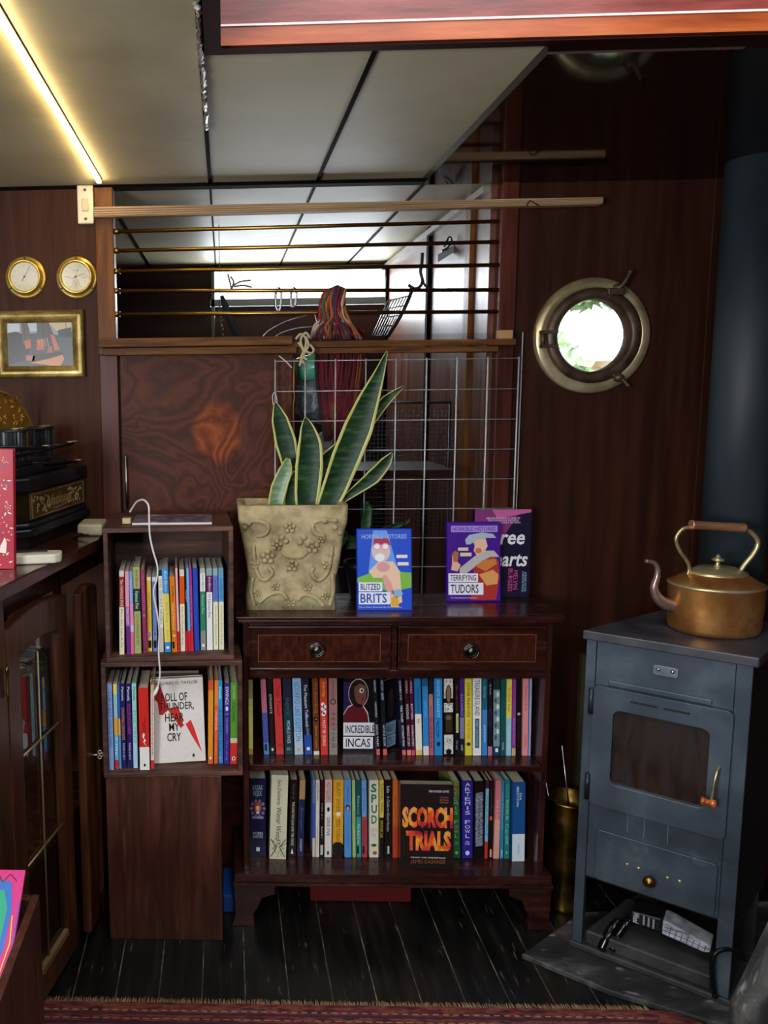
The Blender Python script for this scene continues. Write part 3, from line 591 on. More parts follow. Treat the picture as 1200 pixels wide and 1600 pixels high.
qb = Z(275, 1183, zf2); face_book(Vector((A(273, 1100, q.y+.045).x, q.y+.05, zf2)), .125, A(270, 1052, q.y+.05).z-zf2, .02, RZ2, .0, '#4a3c34', 'dull brown book standing hidden behind the white lightning bolt paperback')
# ---- upper shelf of the bookcase
ZSH = zs1; YS = A(600, 1179, 1.894).y
ups = [
 (90,122,88,60,612,[(.25,'#b8b070'),(.67,'#e6e078'),(.08,'#d8983a')],'pale yellow paperback',[('the story',.3,.5,'#8a8a40','s',.3)]),
 (203,244,176,55,612,[(.44,'#c8708c'),(.4,'#4a5cb0'),(.16,'#4a90d0')],'pink and blue leaning paperback',[],{'arts':lambda a,wd,h,L:a.rect(-wd*.3,wd*.15,h*.05,h*.14,'#10141c',L)}),
 (249,290,225,55,610,[(1,'#17100f')],'black leaning paperback',[('DYNAMITE',.2,.45,'#c8c0b8','s',.45),('Dont Look Away',.5,.85,'#6a2a24','s',.45)],{'arts':blobk('#e8e0d8')}),
 (294,354,270,50,614,[(1,'#c83a3c')],'coral red paperback',[('Tulip Touch',.08,.5,'#7a1c20','s',.6,.2),('PF',.86,.9,'#7a1c20')]),
 (360,428,340,50,610,[(.4,'#1c2438'),(.6,'#163844')],'dark teal paperback with white author name',[('legacy',.25,.48,'#50607a','s',.5),('MICHELLE PAVER',.55,.85,'#c8d4d8','s',.4),('tide',.9,.94,'#9ab0b4')]),
 (433,500,414,45,614,[(.7,'#90b4d8'),(.3,'#b4cce0')],'pale blue paperback with blue lettering',[('SCORPIO LIKE COTTON',.05,.82,'#3a68a8','s',.6)],{'arts':lambda a,wd,h,L:a.ell(0,h*.07,wd*.2,wd*.24,'#c8a860',L)}),
 (509,568,480,48,614,[(.74,'#141c34'),(.26,'#2a50a4')],'navy paperback with bold white title',[('The Phantom Tollbooth',.08,.63,'#e0e4f0','s',.42),('NORTON JUSTER',.64,.74,'#a0b0d8','s',.4)],{'arts':lambda a,wd,h,L:a.rect(-wd*.2,wd*.2,h*.06,h*.1,'#f0f0f4',L)}),
 (576,620,564,48,608,[(.95,'#6a3818'),(.05,'#e0dccc')],'brown paperback with a pale foot',[('The Bear King',.05,.45,'#a86a2c','s',.6),('Darren Langer',.62,.92,'#d89a40','s',.45)],{'arts':lambda a,wd,h,L:(a.ell(0,h*.47,wd*.4,wd*.45,'#16140f',L),a.ell(wd*.05,h*.47,wd*.14,wd*.14,'#7ab84a',L-.0002))}),
 (629,685,620,45,614,[(.28,'#b84018'),(.72,'#cc3830')],'red paperback with a white cloud on the spine',[('all the things',.05,.24,'#f0b050'),('I MUST BE GOING',.52,.88,'#f4dcd4','s',.45)],{'arts':lambda a,wd,h,L:([a.ell(dx*wd,h*f,wd*.26,wd*.3,'#e8ecf0',L) for dx,f in ((-.1,.66),(.12,.63),(-.12,.6),(.1,.56),(-.05,.53))],a.text('HELLO',0,h*.6,h*.14,wd*.3,'#3a5a8a',L-.0003,'s'))}),
 (692,757,688,42,608,[(.65,'#9a6c6c'),(.35,'#8c8480')],'dusty pink paperback with widely spaced dark title',[('T E S T I N G',.44,.9,'#3c2c30','s',.4),('summer has gone',.04,.28,'#54363a','s',.4)],{'arts':lambda a,wd,h,L:(a.ell(0,h*.69,wd*.36,wd*.36,'#342426',L),a.ell(0,h*.69,wd*.25,wd*.25,'#9a6c6c',L-.0002))}),
 None,
 (1048,1074,1018,50,612,[(.92,'#12161e'),(.08,'#d86060')],'black leaning paperback with white printed blocks',[('HISTORY',.02,.18,'#d0dce8'),('INCREDIBLE',.3,.5,'#c8d0dc'),('INCAS TALES',.6,.88,'#e0e4ec')],{'n':11}),
 (1097,1128,1070,50,618,[(.92,'#10181e'),(.08,'#d86058')],'black leaning paperback with pale blue printed blocks',[('HISTORY',.02,.16,'#9cc0dc'),('ANGRY',.18,.28,'#c8dcec'),('AZTECS BOOK',.6,.88,'#b8d4e4')],{'n':12}),
]
rowbooks(ups, 4.8, 370, 1050, ', upper shelf', 'paperbacks on the upper shelf', YF=YS)
ups2 = [
 (138,165,104,55,620,[(.93,'#1c1a34'),(.07,'#e07068')],'navy leaning paperback with white printed blocks',[('HORRIBLE',.02,.18,'#e0e0e8'),('HS',.2,.27,'#d8c8a0'),('VILE TALES',.34,.56,'#f0f0f0','s',.6),('VICTORIANS MORE',.6,.88,'#f0f0f0','s',.6)],{'n':14}),
 (173,204,150,55,620,[(.93,'#341420'),(.07,'#e08878')],'maroon leaning paperback with white printed blocks',[('HORRIBLE',.02,.18,'#c8a8a8'),('VICIOUS',.32,.52,'#e8e8e8','s',.6),('VIKINGS STORY',.6,.88,'#f0f0f0','s',.6)],{'n':15}),
 (207,232,188,55,620,[(.93,'#5c0f38'),(.07,'#e04a68')],'wine red leaning paperback with white printed blocks',[('HORRIBLE',.02,.18,'#e0b0c8'),('ROTTEN',.32,.52,'#f0e0e8','s',.6),('ROMANS STORY',.6,.88,'#f4e8f0','s',.6)],{'n':16}),
 (238,288,224,50,625,[(.46,'#2278b0'),(.47,'#e8e4d4'),(.07,'#e0c070')],'sky blue and cream paperback',[('The boy at the back',.12,.44,'#0c3a64','s',.5),('Amy',.52,.58,'#b03a3a','s',.6)],{'n':17}),
 (294,338,284,50,620,[(.1,'#1c5a88'),(.78,'#2f86cc'),(.12,'#ecd8dc')],'bright blue paperback with a pale pink foot',[('wonder years',.28,.5,'#7ac0ec')],{'n':18}),
 (341,372,334,50,622,[(.2,'#241c20'),(.3,'#b87868'),(.5,'#b8606c')],'thin dusky pink and black paperback',[('secrets of the sea',.35,.9,'#4a2430')],{'n':19}),
 (377,440,374,48,624,[(1,'#2a86cc')],'wide bright blue paperback with spaced white lettering',[('GHOSTS GADGETS',.02,.5,'#bce0f8','s',.32),('and other stories',.52,.76,'#0c3c70','s',.2)],{'n':20,'arts':lambda a,wd,h,L:(a.ell(-wd*.1,h*.34,wd*.17,h*.1,'#0e3a6a',L),a.ell(-wd*.1,h*.34,wd*.1,h*.075,'#3a94d8',L-.0002),a.ell(0,h*.15,wd*.22,wd*.3,'#101820',L))}),
 (446,524,443,45,610,[(1,'#101010')],'black and white ornate patterned hardback',[],{'n':21,'arts':'ORN'}),
 (529,566,528,50,622,[(1,'#131214')],'black paperback with a pale green tag',[('the red curse',.08,.42,'#a83a30','s',.4),('the end',.8,.92,'#8a8890')],{'n':22,'arts':lambda a,wd,h,L:(a.rect(-wd*.2,wd*.3,h*.3,h*.55,'#c8d88c',L),a.text('MOON',wd*.05,h*.42,h*.18,wd*.3,'#3a4a1c',L-.0002,'s'))}),
 (570,602,566,50,625,[(.5,'#44287a'),(.28,'#7a80a0'),(.22,'#1c1c24')],'thin purple and grey paperback',[('BLACK DIAMOND',.2,.48,'#a890e0'),('noir',.86,.94,'#e0e0e0')],{'n':23}),
 (606,660,605,50,626,[(1,'#dccc44')],'yellow paperback with black author name',[('SOPHIE McKENZIE',.05,.5,'#1c1a10','s',.45),('THE ROSE',.52,.78,'#c86a20','s',.4)],{'n':24,'arts':lambda a,wd,h,L:a.ell(0,h*.15,wd*.3,wd*.3,'#3a3814',L)}),
 (664,731,664,48,626,[(1,'#e6e8e4')],'white paperback with heavy black title',[('TREASURE ISLAND',.02,.48,'#14161a','s',.6)],{'n':25,'arts':lambda a,wd,h,L:(a.rect(-wd*.25,wd*.25,h*.1,h*.48,'#16465c',L),a.text('ROBERT LOUIS STEVENSON',0,h*.29,h*.34,wd*.28,'#b8d8e0',L-.0002,'s'))}),
 (734,773,736,50,626,[(.4,'#1c6478'),(.6,'#3f84cc')],'teal and blue paperback',[('the river',.1,.25,'#8ac0cc'),('journey home',.6,.82,'#d8ecfc')],{'n':26}),
 (778,812,778,55,620,[(.88,'#1b1620'),(.12,'#b87898')],'black paperback with a mauve foot',[('AJ Steele',.06,.2,'#b0a8b8')],{'n':27,'arts':lambda a,wd,h,L:(a.ell(0,h*.5,wd*.4,h*.13,'#3c2a40',L),a.ell(0,h*.5,wd*.2,h*.09,'#18121c',L-.0002))}),
 (818,868,820,52,624,[(.14,'#20302c'),(.74,'#7a949c'),(.12,'#1c3c68')],'silvery blue paperback with swirling leaves',[],{'n':28,'arts':lambda a,wd,h,L:([a.ell((-1)**j*wd*.18,h*(.8-.08*j),wd*.22,h*.035,('#c8dce0','#3c5c64')[j%2],L-.0001*j) for j in range(8)],a.rect(-wd*.22,wd*.22,h*.05,h*.1,'#e8ecf0',L-.001))}),
 (872,908,876,55,624,[(1,'#145258')],'dark teal paperback',[('turning',.82,.92,'#c8e4e4')],{'n':29}),
 (914,954,920,55,624,[(.5,'#e0d058'),(.5,'#90c8dc')],'yellow and pale aqua paperback',[('The Silver Swan',.1,.42,'#8a7c28'),('The Silver Swan',.6,.92,'#e8f8fc','s',.3)],{'n':30}),
 (957,986,962,55,624,[(.9,'#8c3c90'),(.1,'#c8b070')],'thin purple paperback',[('the last days of summer',.5,.85,'#d8a0d8')],{'n':31}),
 (990,1026,994,55,620,[(1,'#14110f')],'black paperback with a small silver fleck',[('the hunter',.5,.8,'#3c342c')],{'n':32,'arts':lambda a,wd,h,L:a.ell(0,h*.55,wd*.35,h*.018,'#b0a898',L)}),
 (1034,1078,1042,50,624,[(1,'#e08c90')],'salmon pink paperback',[('The Story Of Us',.08,.42,'#b05058'),('anna',.72,.88,'#b86068','s',.3)],{'n':33}),
 (1082,1098,1094,50,624,[(1,'#90a8d0')],'thin pale blue paperback',[],{'n':34}),
]
def orn(a, wd, h, L):
    random.seed(5)
    for f0, f1 in ((.74,.99),(.56,.68),(.02,.27)):
        a.rect(-wd*.46, wd*.46, h*f0, h*f1, '#d8d6d0', L)
        for _ in range(36): a.ell((random.random()-.5)*wd*.8, h*(f0+(f1-f0)*(.08+.84*random.random())), wd*.05, wd*.035, '#141414', L-.0002, 8)
    a.ell(0, h*.79, wd*.3, h*.12, '#101010', L-.0004); a.ell(0, h*.79, wd*.2, h*.105, '#94684a', L-.0006)
    a.rect(-wd*.3, wd*.36, h*.3, h*.54, '#3c2a20', L-.0004); a.ell(0, h*.49, wd*.3, h*.03, '#705a48', L-.0006); a.ell(0, h*.05, wd*.3, h*.035, '#101010', L-.0004)
for r in ups2:
    if len(r) > 8 and r[8].get('arts') == 'ORN': r[8]['arts'] = orn
rowbooks(ups2, 4.8, 600, 1050, ', upper shelf', 'paperbacks on the upper shelf', YF=YS)
def art_incas(a, w, h):
    P_ = lambda u, v: (-w/2+u*w, h-v*h); y = -.0003
    a.poly([P_(0,.05),P_(.24,.05),P_(.24,.45),P_(0,.5)], '#241c50', y)
    a.poly([P_(*q) for q in ((.0,.48),(.12,.38),(.3,.33),(.5,.34),(.66,.46),(.72,.66),(0,.66))], '#c8b8b0', y-.0001)
    a.poly([P_(*q) for q in ((.0,.5),(.12,.4),(.3,.35),(.5,.36),(.64,.48),(.7,.66),(0,.66))], '#5c1420', y-.0003)
    a.ell(*P_(.4,.2), w*.27, h*.2, '#c8b8b0', y-.0001); a.ell(*P_(.4,.2), w*.255, h*.19, '#1c1216', y-.0003)
    a.poly([P_(*q) for q in ((.28,.12),(.44,.06),(.6,.1),(.62,.22),(.58,.33),(.5,.36),(.36,.33),(.3,.24))], '#6a4238', y-.0005)
    a.ell(*P_(.48,.16), w*.06, h*.035, '#c8c8c8', y-.0007); a.ell(*P_(.49,.16), w*.03, h*.02, '#303030', y-.0009); a.ell(*P_(.52,.27), w*.04, h*.02, '#7a1c24', y-.0007)
    a.rect(*[P_(0,0)[0], P_(.92,0)[0]], P_(0,.78)[1], P_(0,.6)[1], '#d8d8e0', y-.0009); a.rect(P_(0,0)[0], P_(.8,0)[0], P_(0,.96)[1], P_(0,.795)[1], '#e0e0e8', y-.0009)
    a.text('INCREDIBLE', *P_(.45,.69), w*.78, h*.11, '#18181c', y-.0012, bold=.01); a.text('INCAS', *P_(.4,.878), w*.66, h*.12, '#18181c', y-.0012, bold=.01)
qi = A(564, 1166, YS+.03)
face_book(Vector((qi.x, YS+.02, zs1+.0005)), A(587, 1166, YS+.02).x-A(529, 1166, YS+.02).x, .195, .014, 0, .02, '#101014', 'black face-out paperback with a cartoon figure in red, on the upper shelf', art=art_incas)
def art_dark(a, w, h):
    P_ = lambda u, v: (-w/2+u*w, h-v*h); y = -.0003
    a.ell(*P_(.5,.35), w*.24, h*.2, '#2c1e1c', y); a.ell(*P_(.5,.22), w*.15, h*.08, '#3c2a26', y-.0002)
    a.rect(P_(.08,0)[0], P_(.92,0)[0], P_(0,.78)[1], P_(0,.6)[1], '#7a98b8', y-.0004); a.rect(P_(.08,0)[0], P_(.92,0)[0], P_(0,.95)[1], P_(0,.79)[1], '#88a4c0', y-.0004)
    a.text('ANGRY', *P_(.5,.69), w*.6, h*.1, '#1c2c40', y-.0006); a.text('AZTECS', *P_(.5,.87), w*.66, h*.1, '#1c2c40', y-.0006)
qd = A(601, 1180, YS)
face_book(Vector((A(608, 1172, YS+.02).x+.004, YS+.03, zs1+.0005)), .05, .192, .010, math.radians(38), 0, '#12141a', 'dark paperback turned at an angle, pale blue title blocks, on the upper shelf', art=art_dark)
# ---- lower shelf
ZSH = zb_top; YL = 1.9
def thorn(a, wd, h, L):
    random.seed(11)
    for j in range(12):
        x = (random.random()-.5)*wd*.5; z = h*(.02+.018*j)
        a.line([(x, z), (x+(random.random()-.5)*wd*.5, z+h*.03)], .0012, '#16120e', L)
    for s in (-1, 1): a.line([(s*wd*.45, h*.24), (s*wd*.1, h*.14), (s*wd*.42, h*.03)], .0022, '#16120e', L); a.line([(0, h*.2), (s*wd*.35, h*.12)], .0015, '#16120e', L)
def rejex(a, wd, h, L):
    for k in range(10): a.ell(wd*.4*math.cos(k*PI/5), h*.62+h*.1*math.sin(k*PI/5), wd*.1, h*.022, ('#5a6a8a', '#7a6a90')[k % 2], L)
    a.ell(0, h*.63, wd*.24, h*.08, '#a84a30', L-.0002); a.ell(0, h*.625, wd*.12, h*.035, '#d8b8a8', L-.0004); a.ell(0, h*.57, wd*.1, h*.02, '#e0dce8', L-.0004)
    a.rect(-wd*.35, wd*.35, h*.49, h*.52, '#8a86a8', L-.0003)
def spud(a, wd, h, L):
    for i, c in enumerate('SPUD'): a.text(c, (-.02, 0, .02, .02)[i]*wd, h*(.9-.135*i), wd*.62, h*.11, ('#1c6a34', '#2c7c44')[i % 2], L, 'h', bold=.03)
    a.ell(0, h*.16, wd*.3, h*.02, '#3a5a2c', L); a.ell(wd*.1, h*.06, wd*.25, h*.025, '#a85a3a', L)
lows = [
 (94,222,96,80,662,[(1,'#12143c')],'thick navy book with white title and a round portrait ornament',[('KREAX\nREJEX',.08,.24,'#9ac8c0','v',.62),('ROBIN\nJARVIS',.68,.77,'#b8d4d0','v',.62)],{'arts':lambda a,wd,h,L:(rejex(a,wd,h,L),a.rect(-wd*.1,wd*.12,h*.07,h*.12,'#e8e8ec',L))}),
 (240,372,258,55,672,[(1,'#cfccb0')],'thick cream hardback with black thorn pattern at the foot',[('Sara Dunleavie',.05,.35,'#4a4430','s',.25,.2),('Winter Wood',.38,.78,'#1c1a14','s',.3,.2)],{'arts':thorn,'Y':YL-.012}),
 (384,442,400,90,650,[(1,'#12100f')],'black leaning book with blocky white title',[('The fall of',.05,.25,'#6a5c4c','s',.3),('THE LION THE CLAY AND THE CROSS',.28,.85,'#d8d4cc','s',.35)],{'arts':lambda a,wd,h,L:a.poly([(-wd*.2,h*.04),(wd*.2,h*.04),(0,h*.11)],'#e8e4dc',L)}),
 (456,500,472,90,656,[(.25,'#b08a60'),(.75,'#17254e')],'navy leaning paperback with a tan head',[('Everlost',.35,.66,'#4a6aa8','s',.5,.2),('ANDREW',.76,.93,'#c8d0e0','s',.4)]),
 (566,586,566,90,658,[(.3,'#6a86c0'),(.45,'#3c54b8'),(.25,'#c8c4b0')],'thin blue paperback with a pale foot',[('chocolate',.05,.3,'#1c2c50')]),
 (589,618,588,90,658,[(1,'#d8d0c4')],'white paperback with a red title',[('Love Chocolate',.04,.26,'#98202c','s',.5),('Cocktail Society',.6,.85,'#7a746c','s',.3)]),
 (622,650,620,92,656,[(.25,'#3c1014'),(.75,'#100e0e')],'black and maroon paperback',[('Diary of a',.3,.5,'#b8b4ac','s',.4),('BARRY',.6,.76,'#d0ccc4','s',.4)],{'arts':lambda a,wd,h,L:a.rect(-wd*.35,wd*.35,h*.03,h*.16,'#c8c8c4',L)}),
 (656,711,655,88,657,[(.3,'#dcb8b0'),(.7,'#e0dcd4')],'white paperback with a pink head and bold black title',[('HOLLY GOLDBERG',.03,.28,'#70404a','s',.6),('SERIE FIVE',.48,.72,'#1c1a1a','s',.45)],{'arts':lambda a,wd,h,L:(a.ell(0,h*.62,wd*.2,h*.03,'#181818',L),a.rect(-wd*.15,wd*.15,h*.03,h*.08,'#3c3c3c',L))}),
 (717,797,716,88,656,[(.83,'#dfa22c'),(.17,'#141210')],'thick amber paperback with a black foot',[('BLAST WEEK',.04,.42,'#8a6428','s',.4),('PIERS TORDAY',.5,.82,'#7a5414','s',.4,.2)],{'arts':lambda a,wd,h,L:(a.ell(0,h*.165,wd*.45,h*.035,'#141210',L),a.poly([(wd*.36*math.cos(j*PI/5)*(1 if j%2 else .5),h*.56+wd*.36*math.sin(j*PI/5)*(1 if j%2 else .5)) for j in range(10)],'#f4e8d0',L))}),
 (806,862,802,86,658,[(1,'#5492d4')],'sky blue paperback with a tiny portrait',[('Secret Sky Garden',.1,.3,'#2c5c9c','s',.3),('Caroline Shah',.45,.85,'#3c78bc','s',.3)],{'arts':lambda a,wd,h,L:(a.ell(0,h*.64,wd*.32,h*.04,'#2c2848',L),a.ell(0,h*.63,wd*.18,h*.025,'#d8a090',L-.0002))}),
 (868,892,864,92,657,[(1,'#a4c070')],'thin lime green paperback',[('glass house',.4,.6,'#5c7c34')]),
 (896,934,892,92,657,[(.47,'#16505c'),(.53,'#3c9494')],'dark teal and aqua paperback',[('Rebecca',.2,.44,'#7ab8b8'),('The Red Cow',.56,.82,'#c0e8e0')],{'arts':lambda a,wd,h,L:a.rect(-wd*.4,0,h*.05,h*.15,'#0c1414',L)}),
 (940,978,934,92,657,[(.47,'#6a9cd4'),(.53,'#b8404c')],'light blue and brick red paperback',[('Jumping',.1,.4,'#3c68a8'),('Welcome to',.52,.82,'#7a1c28')],{'arts':lambda a,wd,h,L:a.rect(-wd*.4,0,h*.05,h*.15,'#141010',L)}),
 (992,1064,992,92,655,[(1,'#dcd8c4')],'white paperback with large green capital letters',[('Judy and\nRusty',.6,.75,'#d89a9a','v',.7)],{'arts':spud}),
 (1070,1102,1070,92,655,[(.48,'#d8c450'),(.52,'#181410')],'yellow and black paperback',[('DANIEL FINN',.05,.42,'#5c5018'),('PANTHER LUIS',.52,.74,'#c8b83c','s',.7)]),
 (1106,1164,1106,90,656,[(1,'#121010')],'black paperback with a curly white title',[('Lulu',.08,.16,'#f0f0f0','s',.4),('A Guide to Good Houses',.2,.66,'#c8b0b0','s',.4,.3)],{'arts':lambda a,wd,h,L:a.rect(-wd*.1,wd*.15,h*.05,h*.15,'#c0c0c0',L)}),
 (1168,1208,1168,92,656,[(.6,'#c4622c'),(.4,'#b84428')],'rust orange paperback',[('daughter of smoke',.2,.85,'#8a3c1c')]),
]
rowbooks(lows, 4.8, 370, 1200, ', lower shelf', 'paperbacks on the lower shelf', YF=YL)
def brush(a, wd, h, L):
    random.seed(9)
    for j in range(46):
        z = h*(.16+.7*j/46); a.line([(-wd*.42+random.random()*wd*.1, z), (wd*.42-random.random()*wd*.12, z+h*.012)], .0012+.001*random.random(), '#a8b4cc', L-.00001*j)
    a.text('Ghost Knight', 0, h*.52, h*.5, wd*.35, '#2c3448', L-.0008, 's', slant=.3)
def fowl(a, wd, h, L, c):
    for j, ch in enumerate('ARTEMIS FOWL'):
        if ch != ' ': a.text(ch, 0, h*(.955-.0605*j), wd*(.5 if ch not in 'IL' else .12 if ch == 'I' else .4), h*.046, c, L, 'h')
    a.text('EOIN\nCOLFER', 0, h*.2, wd*.5, h*.05, c, L); a.ell(0, h*.07, wd*.2, wd*.24, c, L)
lows2 = [
 (515,573,505,98,662,[(.2,'#7c8c3c'),(.8,'#2c7440')],'green book with stacked capitals beside the fiery cover',[],{'n':18,'arts':lambda a,wd,h,L:fowl(a,wd,h,L,'#cfe0b8')}),
 (584,666,586,98,662,[(1,'#2a268c')],'indigo book with white stacked capitals',[],{'n':19,'arts':lambda a,wd,h,L:fowl(a,wd,h,L,'#d8dcf4')}),
 (672,748,676,100,662,[(1,'#0f0e10')],'black book with a grey white brushstroke down its spine',[],{'n':20,'arts':brush}),
 (752,776,764,95,670,[(.1,'#3c2c2c'),(.68,'#7cbcd8'),(.22,'#c43430')],'thin pale blue and red leaning book',[('Rise of the Wolf',.2,.7,'#3c7898')],{'n':21}),
 (783,812,790,95,660,[(1,'#161210')],'black leaning paperback with an orange dot',[('shadow flight',.1,.42,'#5c4c3c')],{'n':22,'arts':lambda a,wd,h,L:(a.ell(0,h*.52,wd*.35,h*.03,'#d85434',L),a.rect(-wd*.2,wd*.3,h*.02,h*.12,'#d8a888',L))}),
 (817,862,832,92,668,[(.5,'#d07880'),(.5,'#d8a08c')],'pale salmon leaning paperback',[('and a new horizon',.25,.8,'#e8b8b0')],{'n':23}),
 (868,893,878,95,670,[(1,'#2c84b0')],'thin cerulean leaning paperback',[('Lisa Thompson',.15,.6,'#8cc8e0'),('ARC',.88,.98,'#f0f8fc')],{'n':24}),
 (898,938,906,92,672,[(1,'#237a78')],'teal leaning paperback with a green title',[('BECOMING',.05,.22,'#5cb0a0'),('WOLVES IN',.24,.5,'#a8e0a8','s',.55),('Cardiff',.55,.82,'#8cd0c0')],{'n':25,'arts':lambda a,wd,h,L:a.poly([(-wd*.2,h*.05),(0,h*.08),(wd*.2,h*.05),(0,h*.1)],'#e8f4f0',L)}),
 (957,1056,964,110,686,[(.65,'#17508e'),(.35,'#d4e0ea')],'thick blue book with a white foot, last against the side',[('EVA\nIBBOTSON',.05,.3,'#e0ecf8','s',.4),('never',.78,.92,'#8a98a8','s',.12)],{'n':26,'Y':1.888}),
]
rowbooks(lows2, 4.8, 600, 1200, ', lower shelf', 'paperbacks on the lower shelf', YF=YL)
def fire_mat():
    m = tex('fiery_print', ['#2a0c14', '#b8283c', '#e85a24', '#f4b040', '#c03a8c'], 14, rough=.3, bump=0, detail=3); return m
def art_scorch(a, w, h):
    P_ = lambda u, v: (-w/2+u*w, h-v*h); y = -.0004; fm = fire_mat()
    a.text('THE HUNGER GAMES', *P_(.72,.08), w*.38, h*.026, '#e8e8e8', y)
    for j in range(3): a.text(('THE NEXT','BESTSELLING','SERIES')[j], *P_(.82,.15+.03*j), w*.16, h*.016, '#c86a5a', y)
    a.mats.append(fm); mi = len(a.mats)-1
    text_into(a.bm, 'SCORCH', *P_(.51,.39), w*.95, h*.25, y, mi, bold=.06); text_into(a.bm, 'TRIALS', *P_(.53,.665), w*.84, h*.24, y, mi, bold=.06)
    a.text('THE NEW YORK TIMES BESTSELLER', *P_(.52,.865), w*.66, h*.016, '#f0f0f0', y); a.text('JAMES DASHNER', *P_(.52,.92), w*.66, h*.06, '#8a4c20', y)
qs = A(667, 1355, 1.853)
face_book(Vector((qs.x, 1.852, zb_top+.0005)), A(709, 1350, 1.852).x-A(626, 1350, 1.852).x, A(667, 1226, 1.87).z-zb_top, .026, math.radians(-1), .09, '#191718', 'black face-out book with large fiery orange and red capitals, on the lower shelf', art=art_scorch)

# ================================================================== ON THE BOOKCASE
def art_blitz(a, w, h):
    P_ = lambda u, v: (-w/2+u*w, h-v*h); y = -.0003
    a.rect(-w/2+.002, w/2-.002, .002, h-.002, '#2450c8', y)
    a.poly([P_(*q) for q in ((.3,.02),(.55,.02),(.75,.5),(.95,.6),(.2,.6),(.25,.3))], '#6a9ae8', y-.0001)
    a.poly([P_(*q) for q in ((.01,.6),(.25,.54),(.55,.52),(.99,.54),(.99,.72),(.6,.78),(.3,.7),(.01,.66))], '#7cb84a', y-.0002)
    a.poly([P_(*q) for q in ((.22,.52),(.4,.4),(.66,.4),(.78,.52),(.82,.9),(.62,.96),(.5,.6),(.3,.6))], '#e8c4a8', y-.0003)
    a.ell(*P_(.44,.27), w*.17, h*.14, '#d8c0b8', y-.0004); a.poly([P_(*q) for q in ((.3,.2),(.32,.12),(.56,.11),(.62,.2))], '#a8344c', y-.0005)
    for s in (.37,.52): a.ell(*P_(s,.22), w*.075, h*.045, '#d8a8b4', y-.0006); a.ell(*P_(s,.22), w*.05, h*.03, '#e8eef4', y-.0007)
    a.ell(*P_(.42,.35), w*.09, h*.05, '#e8eaf0', y-.0007); a.ell(*P_(.48,.47), w*.12, h*.06, '#d89aa4', y-.0006)
    a.poly([P_(*q) for q in ((.46,.58),(.52,.56),(.62,.66),(.68,.8),(.6,.82),(.5,.7))], '#e0a098', y-.0006); a.poly([P_(*q) for q in ((.62,.76),(.78,.74),(.84,.8),(.7,.86))], '#8ab0e0', y-.0006)
    a.poly([P_(*q) for q in ((.62,.84),(.74,.82),(.76,.96),(.62,.96))], '#e0a83c', y-.0006)
    a.text('HORRIBLE HISTORIES', *P_(.5,.095), w*.82, h*.055, '#9ab4e0', y-.0006, bold=.01)
    a.rect(P_(.03,0)[0], P_(.46,0)[0], P_(0,.765)[1], P_(0,.655)[1], '#e4e8f4', y-.0008); a.rect(P_(.03,0)[0], P_(.6,0)[0], P_(0,.925)[1], P_(0,.775)[1], '#e0e6f6', y-.0008)
    a.text('BLITZED', *P_(.245,.71), w*.36, h*.075, '#202c58', y-.001, bold=.015); a.text('BRITS', *P_(.3,.85), w*.48, h*.115, '#34509c', y-.001, bold=.015)
    a.text('Terry Deary Illustrated by Martin Brown', *P_(.42,.96), w*.78, h*.02, '#f0f0f8', y-.001)
    for (u, v) in ((.82,.34),(.84,.43)): a.rect(P_(u-.1,0)[0], P_(u+.1,0)[0], P_(0,v+.02)[1], P_(0,v-.02)[1], '#e8dcd8', y-.0008)
